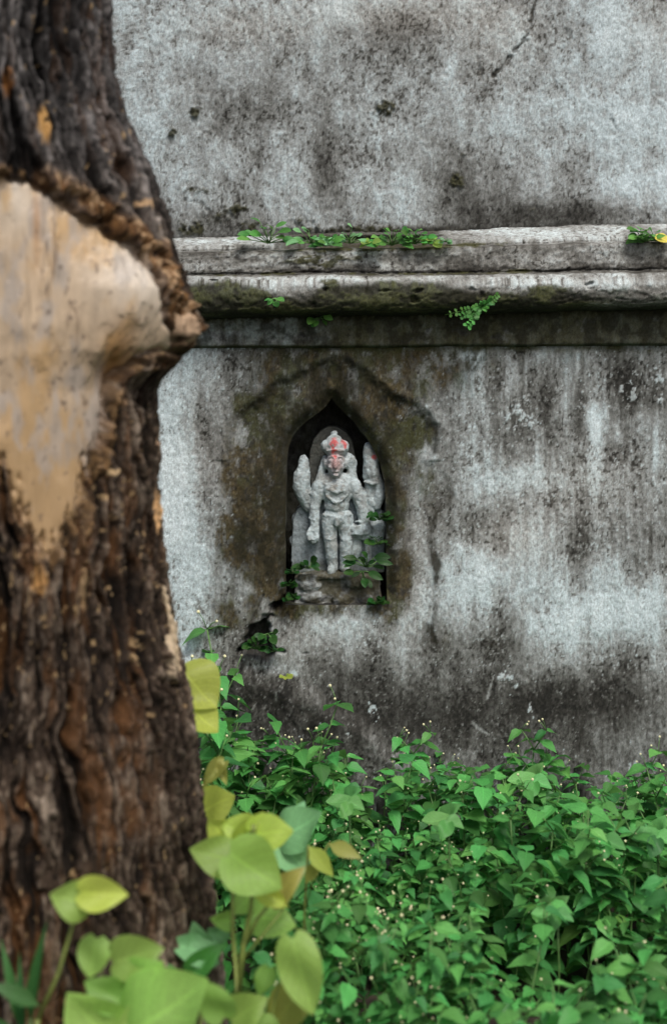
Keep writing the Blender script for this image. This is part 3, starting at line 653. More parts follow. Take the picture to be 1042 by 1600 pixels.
# ------------------------------------------------------------------ the tree
TD = 2.35
def build_tree():
    root = empty('tree', W(20, HZ + CAM_Z * FPX / TD, TD), 'thick rough-barked tree trunk at the left with a large patch of bare pale wood', 'tree')
    k = TD / FPX
    rows_r = [-1500, -100, 0, 100, 180, 250, 300, 350, 400, 450, 500, 540, 565, 600, 650, 700, 800, 830, 900, 950, 1000, 1100, 1200, 1300, 1400, 1480, 1600, 1760, 1830, 1870]
    right = [120, 158, 166, 176, 192, 226, 246, 264, 278, 297, 306, 302, 276, 254, 244, 242, 246, 250, 254, 262, 274, 296, 308, 322, 332, 338, 348, 372, 400, 430]
    zc = np.concatenate([span(-0.04, 0.2, 0.012), span(0.203, 1.95, 0.0031), span(1.97, 3.4, 0.02)])
    rowc = HZ + (CAM_Z - zc) / k
    r_px = np.interp(rowc, rows_r, right)
    cxp = np.interp(rowc, [-1500, 0, 500, 800, 1600], [-90, -50, -20, 8, 30])
    rad_s = np.interp(rowc, rows_r, [(np.interp(q, [-1500, 0, 250, 700, 1000, 1600, 1870], [120, 166, 205, 235, 265, 345, 420])) for q in rows_r]) - cxp
    th = np.concatenate([np.radians(span(-195, 28, 0.44)), np.radians(span(34, 160, 5))])
    Rw, T = np.meshgrid(rowc, th, indexing='ij')
    Cxp = np.repeat(cxp[:, None], len(th), 1); Rr = np.repeat((r_px - cxp)[:, None], len(th), 1); Rs = np.repeat(rad_s[:, None], len(th), 1)
    w = np.exp(-(np.degrees(T) / 62) ** 2)
    smooth_r = np.interp(rowc, [-1500, 0, 180, 300, 420, 560, 700, 1000, 1600, 1870], [120, 166, 190, 222, 240, 245, 246, 270, 346, 425]) - cxp
    Sr = np.repeat(smooth_r[:, None], len(th), 1)
    Rad = Rs + (Sr - Rs) * w + (Rr - Sr) * np.exp(-(np.degrees(T) / 42) ** 2)
    Rad *= 0.985
    Pb = Cxp + Rad * np.cos(T)               # base column seen from the camera (near enough)
    dd = TD + Rad * k * np.sin(T)
    P = CX + (Pb - CX) * TD / dd; Rq = HZ + (Rw - HZ) * TD / dd
    front = np.sin(T) < 0.25
    arc = T * 260
    X3, Y3, Z3 = np.cos(T) * 2.2, np.sin(T) * 2.2, Rw / 100
    # --- bark ridges: long wavy fissures
    wx = arc + 16 * fbm(arc / 70, Rw / 110, octv=3, seed=81) + 6 * fbm(arc / 20, Rw / 40, octv=2, seed=82)
    a = fbm(wx / 22, Rw / 330, octv=2, seed=83, gain=0.5)
    b = fbm(wx / 10, Rw / 130, octv=3, seed=84)
    rid = 1 - np.abs(a) * 1.1
    rid2 = 1 - np.abs(b)
    ch = fbm(arc / 9, Rw / 16, octv=4, seed=85)
    big = fbm(arc / 90, Rw / 130, octv=3, seed=86)
    crk = np.exp(-(fbm(arc / 26 + 9, Rw / 30, octv=3, seed=102) / 0.10) ** 2)
    fib = fbm(wx / 5, Rw / 130, octv=3, seed=103)
    bark = 17.0 * (sstep(0.30, 0.62, rid) - 0.7) - 4.0 * crk * sstep(0.3, 0.6, rid) + 3.6 * fib + 8.0 * (rid2 - 0.6) + 2.0 * ch + 4 * big
    # --- bare wood patch
    WOUND = [(-400, 262), (-60, 268), (10, 276), (52, 284), (86, 300), (110, 316), (150, 346), (190, 376), (222, 405), (243, 440), (252, 475), (266, 508), (284, 534), (284, 552), (262, 556), (232, 562), (206, 584), (188, 612),
             (172, 648), (160, 690), (148, 735), (140, 770), (128, 800), (112, 836), (92, 868), (76, 880), (60, 862), (44, 828), (28, 790), (12, 752), (-20, 700), (-80, 640), (-400, 560)]
    sw = poly_sdf(P, Rq, WOUND) + 5 * fbm(P / 18, Rq / 24, octv=3, seed=87) + 13 * fbm(P / 8, Rq / 60, octv=3, seed=88) * sstep(560, 760, Rq)
    sw = np.where(front, sw, 300)
    inn = sstep(3, -5, sw)
    wood = -13 + 3.0 * fbm(P / 60, Rq / 100, octv=3, seed=89) + 0.25 * fbm(P / 6, Rq / 60, octv=3, seed=90)
    wood += 34 * np.exp(-(((P - 215) / 62) ** 2 + ((Rq - 455) / 70) ** 2)) - 20 * np.exp(-(((P - 195) / 34) ** 2 + ((Rq - 590) / 44) ** 2)) + 9 * np.exp(-(((P - 262) / 18) ** 2 + ((Rq - 520) / 26) ** 2))
    wood += 5 * np.exp(-(((P - 20) / 40) ** 2 + ((Rq - 330) / 60) ** 2)) - 3 * np.exp(-(((P - 62) / 10) ** 2 + ((Rq - 420) / 120) ** 2))
    wood -= 12 * sstep(-14, -2, sw)
    # rolled lip along the upper right of the wound, torn bark along the lower right
    upper = sstep(-10, 40, P - 60) * sstep(585, 540, Rq)
    lip = np.exp(-((sw - 20) / 14) ** 2) * (10 + 12 * sstep(60, 200, P)) * upper * np.clip(0.75 + 0.6 * fbm(P / 16, Rq / 16, octv=3, seed=101), 0.1, 1.5)
    bk = bark * (1 - 0.55 * np.exp(-((sw - 16) / 16) ** 2) * upper) + lip
    bk += 8 * np.exp(-((sw - 9) / 8) ** 2) * (1 - upper) * (0.6 + 0.5 * ch)
    under = np.exp(-(((P - 215) / 40) ** 2 + ((Rq - 610) / 36) ** 2)); bk -= 16 * under
    notch = np.exp(-(((P - 118) / 14) ** 2 + ((Rq - 312) / 12) ** 2)); bk -= 16 * notch
    for (cx, cy, rx, ry, hh) in ((66, 190, 12, 32, 5), (250, 800, 7, 30, 6), (170, 735, 6, 16, 9), (180, 800, 12, 60, 4), (130, 870, 14, 50, 5), (285, 520, 9, 22, 8)):
        bk += hh * np.exp(-(((P - cx) / rx) ** 2 + ((Rq - cy) / ry) ** 2))
    disp = np.where(inn > 0, wood * inn + bk * (1 - inn), bk)
    Rf = (Rad + disp) * k
    co = np.stack([(Cxp - CX) * k + Rf * np.cos(T), (TD - CAM_D) + Rf * np.sin(T), np.repeat(zc[:, None], len(th), 1)], -1)
    co[..., 2] += 0.004 * ch
    # --- colours
    hgt = bark / 15
    tone = fbm(arc / 60, Rw / 90, octv=4, seed=91); nf = fbm(arc / 5, Rw / 10, octv=4, seed=92)
    cb = ramp(0.37 + 0.62 * hgt + 0.22 * nf, [(-0.2, (0.010, 0.008, 0.006)), (0.25, (0.028, 0.021, 0.016)), (0.55, (0.075, 0.052, 0.036)), (0.8, (0.2, 0.155, 0.115)), (1.1, (0.42, 0.34, 0.26))])
    gt = sstep(520, 200, Rw)[..., None]; cb = cb * (1 - gt) + (cb.mean(-1, keepdims=True) * np.array([1.06, 0.99, 0.95])) * gt * 0.95
    rust = sstep(0.0, 0.8, fbm(wx / 14, Rw / 120, octv=4, seed=93) + 0.35 * tone) * (0.35 + 0.65 * sstep(500, 900, Rw)) * sstep(290, 180, P)
    cb = mixc(cb, (0.15, 0.066, 0.022), rust * 0.6)
    cb = cb * (1 - 0.5 * sstep(0.0, 0.9, -tone)[..., None]) * 0.64
    chip = sstep(1.08, 1.3, fbm(arc / 6, Rw / 12, octv=3, seed=94) + 0.25 * sstep(640, 900, Rq) * sstep(1150, 950, Rq)) 
    cb = mixc(cb, (0.42, 0.29, 0.15), chip * 0.75)
    dkp = np.exp(-(((P - 60) / 90) ** 2 + ((Rq - 1000) / 70) ** 2)) + np.exp(-(((P - 90) / 60) ** 2 + ((Rq - 60) / 130) ** 2))
    cb = cb * (1 - 0.45 * np.clip(dkp, 0, 1))[..., None]
    ib = np.exp(-((sw - 17) / 12) ** 2) * upper * (0.7 + 0.5 * nf)
    cb = mixc(cb, (0.17, 0.085, 0.032), np.clip(ib, 0, 0.8)); cb = mixc(cb, (0.38, 0.27, 0.16), np.clip(ib * sstep(0.3, 0.9, nf + 0.7 * ch), 0, 0.6))
    cb = mixc(cb, (0.30, 0.18, 0.08), np.clip(0.45 * np.exp(-((sw - 6) / 8) ** 2) * (1 - upper) * sstep(-0.3, 0.5, ch), 0, 0.8))
    for (cx, cy, rx, ry, col) in ((66, 195, 11, 34, (0.42, 0.24, 0.08)), (244, 800, 6, 34, (0.62, 0.38, 0.18)), (225, 318, 14, 7, (0.5, 0.33, 0.18)), (244, 690, 5, 26, (0.5, 0.33, 0.2)), (176, 735, 12, 6, (0.5, 0.36, 0.2)), (60, 905, 14, 26, (0.4, 0.22, 0.08)), (12, 130, 10, 30, (0.2, 0.09, 0.03)), (130, 920, 10, 40, (0.25, 0.17, 0.09)),
                                  (268, 1000, 7, 70, (0.55, 0.44, 0.30)), (283, 512, 12, 26, (0.42, 0.30, 0.2))):
        g = np.exp(-((P - cx) / rx) ** 2 - ((Rq - cy) / ry) ** 2) * front
        cb = mixc(cb, col, sstep(0.3, 0.7, g * (0.9 + 0.5 * nf)) * 0.85)
    gs = fbm(P / 9, Rq / 150, octv=4, seed=95); gm = fbm(P / 70, Rq / 120, octv=4, seed=96)
    cw = np.broadcast_to(np.array([0.40, 0.305, 0.205]), cb.shape) * (1 + 0.08 * gs)[..., None]
    pale = np.exp(-(((P - 215) / 60) ** 2 + ((Rq - 430) / 60) ** 2)) + 0.7 * np.exp(-(((P - 30) / 40) ** 2 + ((Rq - 310) / 50) ** 2))  # first term paints the bulge highlight into the wood colour
    cw = mixc(cw, (0.60, 0.54, 0.45), np.clip(pale * 0.8, 0, 0.8))
    cw = mixc(cw, (0.42, 0.27, 0.12), np.clip(sstep(-0.2, 0.9, gm + 0.35 * fbm(P / 14, Rq / 22, octv=4, seed=100) + 0.5 * sstep(450, 700, Rq) - 0.8 * pale) * 0.75, 0, 0.8))
    cw = cw * (1 - 0.22 * sstep(480, 800, Rq))[..., None]
    cw = mixc(cw, (0.30, 0.27, 0.24), np.clip(sstep(0.05, 0.8, fbm(P / 26, Rq / 70, octv=5, seed=97)) * 0.65, 0, 0.7))
    cw = mixc(cw, (0.30, 0.14, 0.03), np.clip(np.exp(-(((P - 195) / 22) ** 2 + ((Rq - 560) / 50) ** 2)) * 0.8 + np.exp(-(((P - 62) / 7) ** 2 + ((Rq - 350) / 60) ** 2)) * 0.6, 0, 0.85))  # dark orange groove, and bulge shading painted in the same colour
    chk = sstep(0.07, 0.0, np.abs(fbm(P / 26 + 3, Rq / 260, octv=3, seed=104))) * sstep(0.0, 0.7, fbm(P / 40, Rq / 90, octv=3, seed=105))
    cw = mixc(cw, (0.13, 0.085, 0.05), chk * 0.7)
    dots = sstep(0.9, 1.25, fbm(P / 7, Rq / 10, octv=3, seed=98) + 0.3 * np.exp(-(((P - 90) / 50) ** 2 + ((Rq - 560) / 110) ** 2)))
    cw = mixc(cw, (0.10, 0.07, 0.05), dots * 0.8)
    cw = mixc(cw, (0.10, 0.055, 0.025), sstep(-9, 0, sw + 3 * nf) * 0.75)  # dark rim of the wood, with the lip's shadow line painted in
    c = cb * (1 - inn[..., None]) + cw * inn[..., None]
    q = grid_quads(len(zc), len(th), wrap=True)
    fw = (sw.reshape(-1)[q].mean(1) < -1)
    cf = co.reshape(-1, 3); cc = c.reshape(-1, 3)
    inv = Matrix.Translation(-root.location)
    t = link('trunk', mesh_np('trunk', cf, q[~fw], cc), M_BARK, root); t.matrix_parent_inverse = inv
    b_ = link('bare_wood', mesh_np('bare_wood', cf, q[fw], cc), M_WOOD, root); b_.matrix_parent_inverse = inv
    b_['label'] = 'smooth pale bare wood where the bark is gone'
    # peeling strip on the right edge
    n = 40; tt = np.linspace(0, 1, n); rows = 915 + 165 * tt; xs = np.interp(rows, [915, 960, 1010, 1080], [254, 262, 270, 284])
    wd = 9 * np.sin(np.pi * np.clip(tt * 0.93 + 0.05, 0, 1)) ** 0.6 + 1
    v = []
    for i in range(n):
        jit = 1.6 * math.sin(i * 1.7) + rng.uniform(-0.8, 0.8)
        for dx, dy in ((-wd[i], -0.010), (wd[i] * 0.75 + jit, -0.022), (wd[i] * 0.75 + jit, -0.012), (-wd[i], 0.0)):
            p = W(xs[i] + dx, rows[i], TD); v.append((p.x, p.y + dy + 0.015, p.z))
    v = np.array(v); qd = []
    for i in range(n - 1):
        for j in range(4): qd.append((i * 4 + j, i * 4 + (j + 1) % 4, (i + 1) * 4 + (j + 1) % 4, (i + 1) * 4 + j))
    cn = np.tile(np.array([0.52, 0.41, 0.27]), (len(v), 1)) * (1 + 0.25 * fbm(v[:, 2] * 60, v[:, 0] * 200, octv=3, seed=99))[:, None]
    s = link('peeling_bark', mesh_np('peeling_bark', v, np.array(qd)[:, ::-1], cn), M_WOOD, root); s.matrix_parent_inverse = inv
build_tree()

# ------------------------------------------------------------------ leaves and stems
def leaf_mesh(name, shape, fold=0.25, droop=0.3, cols=3, wav=0.0, notch=0.0, seed=0, teeth=0.0):
    """unit leaf: base at the origin, tip at +Y 1, face +Z; shape = [(t, half width)]"""
    r = random.Random(seed); v = []; uv = []; f = []
    n = len(shape)
    for i, (t, hw) in enumerate(shape):
        zc = -droop * t * t
        for j in range(cols):
            u = -1 + 2 * j / (cols - 1)
            w = hw * (1 + (teeth * (1 if i % 2 else -1) if abs(u) == 1 and 0 < i < n - 1 else 0))
            x = u * w
            y = t - droop * droop * 0.3 * t * t - (notch * abs(u) * max(0, 1 - t / 0.22))
            z = zc + fold * abs(u) * hw + wav * hw * math.sin(5 * t + 2.2 * u + seed) + (r.uniform(-1, 1) * wav * 0.25 * hw if abs(u) == 1 else 0)
            v.append((x, y, z)); uv.append((0.5 + u * 0.5, t))
    for i in range(n - 1):
        for j in range(cols - 1):
            f.append((i * cols + j, i * cols + j + 1, (i + 1) * cols + j + 1, (i + 1) * cols + j))
    me = bpy.data.meshes.new(name); me.from_pydata(v, [], f)
    ul = me.uv_layers.new(name='UVMap')
    for lp in me.loops: ul.data[lp.index].uv = uv[lp.vertex_index]
    for p in me.polygons: p.use_smooth = True
    return me
OVATE = [(0, 0.02), (0.07, 0.05), (0.11, 0.17), (0.2, 0.27), (0.32, 0.31), (0.46, 0.29), (0.6, 0.23), (0.74, 0.15), (0.88, 0.07), (1, 0.004)]
LANCE = [(0, 0.015), (0.1, 0.06), (0.25, 0.17), (0.42, 0.21), (0.6, 0.18), (0.8, 0.1), (1, 0.006)]
CORD = [(0, 0.16), (0.05, 0.32), (0.12, 0.42), (0.22, 0.485), (0.34, 0.5), (0.47, 0.475), (0.6, 0.41), (0.72, 0.32), (0.83, 0.21), (0.92, 0.11), (1, 0.008)]
ROUND = [(0, 0.05), (0.1, 0.2), (0.25, 0.36), (0.45, 0.43), (0.65, 0.4), (0.83, 0.28), (0.95, 0.12), (1, 0.02)]
def tube_bm(bm, pts, rads, seg=5):
    rings = []
    for i, p in enumerate(pts):
        d = (pts[min(i + 1, len(pts) - 1)] - pts[max(i - 1, 0)])
        q = (d if d.length > 1e-9 else Vector((0, 0, 1))).to_track_quat('Z', 'Y')
        rings.append([bm.verts.new(p + q @ Vector((rads[i] * math.cos(6.2832 * k / seg), rads[i] * math.sin(6.2832 * k / seg), 0))) for k in range(seg)])
    for a, b in zip(rings[:-1], rings[1:]):
        for k in range(seg): bm.faces.new((a[k], a[(k + 1) % seg], b[(k + 1) % seg], b[k]))
    bm.faces.new(rings[-1]); bm.faces.new(rings[0][::-1])
def bm_mesh(bm, name, smooth=True):
    me = bpy.data.meshes.new(name); bm.to_mesh(me); bm.free()
    for p in me.polygons: p.use_smooth = smooth
    return me
def frame(yax, nrm):
    y = yax.normalized(); x = y.cross(nrm).normalized(); z = x.cross(y)
    return Matrix((x, y, z)).transposed()

# ------------------------------------------------------------------ flowering herbs
HERB_LEAF = []
for s in range(6):
    me = leaf_mesh('herb_leaf_%d' % s, OVATE, fold=0.10 + 0.08 * (s % 3), droop=0.12 + 0.12 * (s % 4), cols=5, wav=0.16, seed=s, teeth=0.06)
    me.materials.append(M_HERB); HERB_LEAF.append(me)
def bud_bm(bm, p, r):
    rr = bmesh.ops.create_icosphere(bm, subdivisions=1, radius=r); bmesh.ops.translate(bm, vec=p, verts=rr['verts'])

def herb_proto(seed, H, dens=1.0, big=1.0, buds=(1, 2)):
    r = random.Random(seed); leaves = []; stem = bmesh.new(); fl = bmesh.new()
    def grow(p, d, length, nodes, l0, l1, rad, phase, depth):
        pts = [p.copy()]; cur = p.copy(); dr = d.copy()
        for i in range(nodes):
            dr = (dr + Vector((r.uniform(-.12, .12), r.uniform(-.12, .12), 0.06))).normalized()
            cur = cur + dr * (length / nodes); pts.append(cur.copy())
            f = (i + 1) / nodes
            if depth == 0 and f < 0.15: continue
            L = (l0 + (l1 - l0) * f) * r.choice((0.6, 0.8, 0.95, 1.1, 1.25)) * big
            for s in (0, math.pi):
                az = phase + i * 1.571 + s + r.uniform(-.35, .35)
                pit = r.uniform(-0.5, 0.1) + 0.2 * f
                yd = Vector((math.cos(az) * math.cos(pit), math.sin(az) * math.cos(pit), math.sin(pit)))
                nn = Vector((r.uniform(-.35, .35), r.uniform(-.35, .35) - 0.1, 1))
                M = Matrix.Translation(cur) @ frame(yd, nn).to_4x4() @ Matrix.Diagonal((L * r.uniform(0.8, 1.1), L, L, 1))
                leaves.append((r.randrange(6), M))
                if depth < 1 and f > 0.45 and r.random() < 0.62 * dens:
                    bd = (yd * 0.8 + Vector((0, 0, 1.0))).normalized()
                    grow(cur.copy(), bd, H * r.uniform(0.14, 0.24), 2, l0 * 0.85, l1 * 0.85, rad * 0.6, az, depth + 1)
        tube_bm(stem, pts, [rad * (1 - 0.5 * i / len(pts)) for i in range(len(pts))], 5)
        for k in range(r.randint(*buds) if depth or r.random() < 0.7 else 0):
            az = r.uniform(0, 6.28); q = cur + Vector((math.cos(az) * 0.016, math.sin(az) * 0.016, r.uniform(0.012, 0.035)))
            tube_bm(stem, [cur, (cur + q) / 2 + Vector((0, 0, .003)), q], [0.0009, 0.0007, 0.0006], 4); bud_bm(fl, q, r.uniform(0.0017, 0.0031))
    grow(Vector((0, 0, 0)), Vector((r.uniform(-.12, .12), r.uniform(-.12, .12), 1)).normalized(), H, 6, 0.075, 0.058, 0.0028, r.uniform(0, 3), 0)
    sm = bm_mesh(stem, 'herb_stem'); sm.materials.append(M_STEM); fm = bm_mesh(fl, 'flower_heads'); fm.materials.append(M_FLOWER)
    return dict(stem=sm, flowers=fm, leaves=leaves, H=H)
HERBS = [herb_proto(100 + i, 0.30, 0.95 + 0.1 * (i % 3), 1.0, (0, 1)) for i in range(6)] + [herb_proto(200 + i, 0.30, 1.15 + 0.1 * (i % 3), 0.74, (1, 2)) for i in range(6)]

def place_herb(proto, loc, h, rz, label, group, tilt=(0, 0), name='flowering_weed'):
    s = h / proto['H']
    root = empty(name, loc, label, 'weed', group); root.rotation_euler = (tilt[0], tilt[1], rz); root.scale = (s, s, s)
    o = bpy.data.objects.new('stem', proto['stem']); COL.objects.link(o); o.parent = root
    o = bpy.data.objects.new('flower_heads', proto['flowers']); COL.objects.link(o); o.parent = root; o['kind'] = 'stuff'
    for k, M in proto['leaves']:
        o = bpy.data.objects.new('leaf', HERB_LEAF[k]); COL.objects.link(o); o.parent = root; o.matrix_basis = M
    return root

TRUNK_C = W(20, HZ, TD)
def bed_height(x, y):
    d = CAM_D + y; px = CX + x * FPX / d
    h = 0.30 + 0.05 * math.sin(x * 7.1 + 1.3) * math.cos(y * 6.3) + 0.03 * math.sin(x * 17 + y * 11)
    if d > 3.15:
        tgt = np.interp(px, [300, 380, 450, 560, 660, 700, 760, 830, 900, 990, 1050], [1135, 1130, 1150, 1165, 1170, 1200, 1195, 1175, 1215, 1205, 1230])
        hw = CAM_Z - (tgt - HZ) * d / FPX
        h = h + (hw - h) * min(1, (d - 3.15) / 0.3)
    return h
HOLLOW = [(885, 1500, 2.72, 0.16), (800, 1540, 2.45, 0.10), (640, 1420, 2.9, 0.07), (930, 1300, 3.35, 0.07)]
def hollow(x, y):
    for px, row, d, r in HOLLOW:
        p = W(px, row, d)
        if (p.x - x) ** 2 + (p.y - y) ** 2 < r * r: return True
    return False
spots = []
r5 = random.Random(55)
y = -0.10; step = 0.087; odd = 0
while y > -1.62:
    d = CAM_D + y
    x = (-60 - CX) * d / FPX + (step / 2 if odd else 0)
    while x < (1100 - CX) * d / FPX:
        xx = x + r5.uniform(-.036, .036); yy = y + r5.uniform(-.036, .036)
        px = CX + xx * FPX / (CAM_D + yy)
        tr = math.hypot(xx - TRUNK_C.x, yy - TRUNK_C.y)
        behind = px < 250 and yy > TRUNK_C.y + 0.1
        if tr > 0.42 and not behind and yy < -0.07 and not (px < 520 and CAM_D + yy < 2.25) and not hollow(xx, yy): spots.append((xx, yy))
        x += step
    y -= step * 0.9; odd = 1 - odd
for i, (x, yy) in enumerate(spots):
    h = bed_height(x, yy) * r5.uniform(0.78, 0.94)
    broad = r5.random() < np.interp(CX + x * FPX / (CAM_D + yy), [450, 700, 850], [0.25, 0.5, 0.9]) + (0.25 if CAM_D + yy > 3.1 else 0)
    dq = CAM_D + yy; pq = CX + x * FPX / dq
    where = ('close against the wall' if dq > 3.2 else 'in the middle of the bed' if dq > 2.65 else 'at the front of the bed')
    side = 'right third of the picture' if pq > 800 else 'centre of the picture' if pq > 480 else 'gap beside the trunk'
    kd = 'broad-leaved green weed' if broad else 'small-leaved flowering weed'
    place_herb(HERBS[r5.randrange(6) + (0 if broad else 6)], (x, yy, -0.01), h, r5.uniform(0, 6.28),
               kd + ' ' + where + ', ' + side, 'flowering weeds ' + where + ', ' + side + (', broad-leaved' if broad else ', small-leaved'), (r5.uniform(-.15, .15), r5.uniform(-.15, .15)))
for px, row, d, label in ((830, 1172, 3.45, 'tallest weed rising against the dark wall right of the niche'), (990, 1190, 3.42, 'weed with spread leaves rising against the wall near the right edge'),
                          (662, 1178, 3.44, 'weed with drooping leaf tip standing against the wall below and right of the niche'),
                          (372, 1110, 3.35, 'tall budding weed just right of the trunk below the broken hole'), (318, 1060, 3.45, 'weed peeking out beside the trunk above the bed'), (352, 1130, 3.2, 'pale flowering weed with star-shaped leaves close to the trunk edge'),
                          (450, 1150, 3.3, 'weed with many flower heads at the top of the bed below the niche')):
    p = W(px, row, d); place_herb(HERBS[6 + (px * 7) % 6], (p.x, p.y, -0.01), p.z, px * 0.37, label, None)

def bed_stuff():
    """low leaves under and around the weeds, and the bed going on beyond the frame"""
    r = random.Random(77); V = []; F = []; UV = []; RN = []
    base = [[(v.co.x, v.co.y, v.co.z) for v in m.vertices] for m in HERB_LEAF]
    fc = [[tuple(p.vertices) for p in m.polygons] for m in HERB_LEAF]
    uvs = []
    for m in HERB_LEAF:
        u = {}
        for lp in m.loops: u[lp.vertex_index] = tuple(m.uv_layers[0].data[lp.index].uv)
        uvs.append(u)
    def add(p, L, lo, rn):
        k = r.randrange(6); az = r.uniform(0, 6.28); pit = r.uniform(-.6, .3)
        yd = Vector((math.cos(az) * math.cos(pit), math.sin(az) * math.cos(pit), math.sin(pit)))
        M = Matrix.Translation(p) @ frame(yd, Vector((r.uniform(-.4, .4), r.uniform(-.4, .4), 1))).to_4x4() @ Matrix.Scale(L, 4)
        b = len(V)
        for c in base[k]: V.append(tuple(M @ Vector(c)))
        for q in fc[k]: F.append(tuple(b + i for i in q))
        for i in range(len(base[k])): UV.append(uvs[k][i]); RN.append(rn)
    for i in range(3600):
        x = r.uniform(-2.4, 2.4); yy = r.uniform(-1.9, -0.04)
        if math.hypot(x - TRUNK_C.x, yy - TRUNK_C.y) < 0.37: continue
        px = CX + x * FPX / (CAM_D + yy)
        out = px < -70 or px > 1110
        if not out and hollow(x, yy) and r.random() < 0.75: continue
        z = r.uniform(0.02, 0.17 if not out else 0.3)
        add(Vector((x, yy, z)), r.uniform(0.035, 0.07), 0, r.random())
    for i in range(2600):
        x = r.choice((-1, 1)) * r.uniform(0.7, 2.4); yy = r.uniform(-1.7, -0.05); px = CX + x * FPX / (CAM_D + yy)
        if -90 < px < 1130: continue
        add(Vector((x, yy, r.uniform(0.14, 0.32))), r.uniform(0.045, 0.08), 0, r.random())
    me = bpy.data.meshes.new('ground_cover'); me.from_pydata(V, [], F)
    ul = me.uv_layers.new(name='UVMap'); lv = np.zeros(len(me.loops), np.int32); me.loops.foreach_get('vertex_index', lv)
    ul.data.foreach_set('uv', np.array(UV, np.float32)[lv].ravel())
    a = me.attributes.new('rnd', 'FLOAT', 'POINT'); a.data.foreach_set('value', np.array(RN, np.float32))
    for p in me.polygons: p.use_smooth = True
    tag(link('ground_cover', me, M_HERB_BED), 'low green leaves covering the ground under the weeds', 'ground cover', kind='stuff')
bed_stuff()

# ------------------------------------------------------------------ broad-leaved seedlings by the trunk
HEARTS = [leaf_mesh('heart_leaf_%d' % s, CORD, fold=0.10 + 0.16 * (s % 3), droop=0.10 + 0.14 * (s % 3), cols=7, wav=0.18, notch=0.1, seed=20 + s) for s in range(4)]
NARROW = [leaf_mesh('narrow_leaf_%d' % s, LANCE, fold=0.2, droop=0.2, cols=5, wav=0.08, seed=40 + s) for s in range(3)]
ROUNDS = [leaf_mesh('round_leaf_%d' % s, ROUND, fold=0.15, droop=0.15 + 0.1 * s, cols=5, wav=0.08, seed=60 + s) for s in range(3)]
_cache = {}
def with_mat(me, mat):
    k = (me.name, mat.name)
    if k not in _cache:
        c = me.copy(); c.materials.clear(); c.materials.append(mat); _cache[k] = c
    return _cache[k]
def seedling(name, label, cat, base, leaves, stems, mat_stem=M_STEM_R, group=None):
    """leaves: (base px, row, tip px, row, d, width ratio, material, up-tilt, mesh list); stems: ([(px,row,d)], radius px)"""
    root = empty(name, base, label, cat, group)
    inv = Matrix.Translation(-Vector(base))
    for pts, rp in stems:
        bm = bmesh.new(); P = [W(*p) for p in pts]
        if len(P) == 2: P = [P[0], (P[0] + P[1]) / 2 + Vector((rng.uniform(-.004, .004), 0, 0)), P[1]]
        rr = rp * pts[0][2] / FPX
        tube_bm(bm, P, [rr * (1 - 0.45 * i / (len(P) - 1)) for i in range(len(P))], 7)
        me = bm_mesh(bm, 'stem'); me.materials.append(mat_stem)
        link('stem', me, None, root).matrix_parent_inverse = inv
    for i, (x0, y0, x1, y1, d, wr, mat, up, ms) in enumerate(leaves):
        dd = rng.uniform(-0.012, 0.012)
        a = W(x0, y0, d); b = W(x1, y1, d - 0.02 + dd); L = (b - a).length
        n = Vector((rng.uniform(-.15, .15), -(1 - up), up)).normalized()
        src = ms[i % len(ms)]; hw = max(abs(v.co.x) for v in src.vertices)
        M = Matrix.Translation(a) @ frame(b - a, n).to_4x4() @ Matrix.Diagonal((L * wr * 0.5 / hw, L, L, 1))
        o = link('leaf', with_mat(src, mat), None, root); o.matrix_basis = Matrix.Translation(-Vector(base)) @ M
    return root
def gnd(px, d): p = W(px, 0, d); return (p.x, p.y, 0)
H, Yl, Br, Pk, Bl, Sm = M_HEART, M_HEART_Y, M_HEART_B, M_PINK, M_BLUE, M_SMALL
d = 2.16
seedling('heart_leaf_sapling', 'light green sapling with heart-shaped leaves on several stems right of the trunk base', 'sapling', gnd(372, d), [
    (368, 1346, 298, 1326, d, 0.85, H, .35, HEARTS), (360, 1334, 442, 1388, d - .03, 0.95, H, .35, HEARTS), (392, 1306, 350, 1284, d + .05, 1.1, Yl, .4, HEARTS), (392, 1304, 456, 1298, d + .03, 0.85, Yl, .3, HEARTS),
    (352, 1308, 328, 1284, d + .06, .9, Yl, .3, HEARTS), (404, 1388, 450, 1418, d, .6, Yl, .3, HEARTS), (424, 1406, 468, 1362, d + .02, .6, Br, .2, HEARTS), (392, 1428, 462, 1446, d + .06, .85, H, .4, HEARTS),
    (394, 1398, 364, 1428, d + .06, .9, H, .3, HEARTS), (362, 1440, 334, 1436, d + .05, .8, H, .3, HEARTS), (376, 1312, 404, 1276, d + .04, .6, Yl, .3, HEARTS)],
    [([(368, 1700, d), (372, 1560, d), (364, 1460, d), (363, 1345, d)], 5), ([(372, 1560, d), (380, 1480, d), (392, 1420, d), (400, 1340, d)], 5.5), ([(382, 1478, d), (402, 1436, d), (428, 1404, d)], 4), ([(378, 1500, d), (410, 1462, d), (446, 1416, d)], 2.6),
     ([(368, 1700, d), (369, 1800, d)], 5), ([(369, 1795, d), (370, 1950, d)], 5.5), ([(364, 1345, d), (378, 1318, d), (392, 1304, d)], 2), ([(392, 1306, d), (396, 1290, d - .01)], 6)])
d = 1.96
seedling('heart_leaf_seedling', 'seedling with two pale green leaves on a thin stem before the trunk', 'seedling', gnd(60, d), [
    (139, 1413, 80, 1398, d, .98, H, .25, HEARTS), (126, 1394, 198, 1400, d - .01, .75, Yl, .25, HEARTS)],
    [([(60, 1592, d), (92, 1520, d), (118, 1432, d), (128, 1405, d)], 3.6), ([(60, 1592, d), (40, 1700, d), (30, 1950, d)], 4)])
d = 1.98
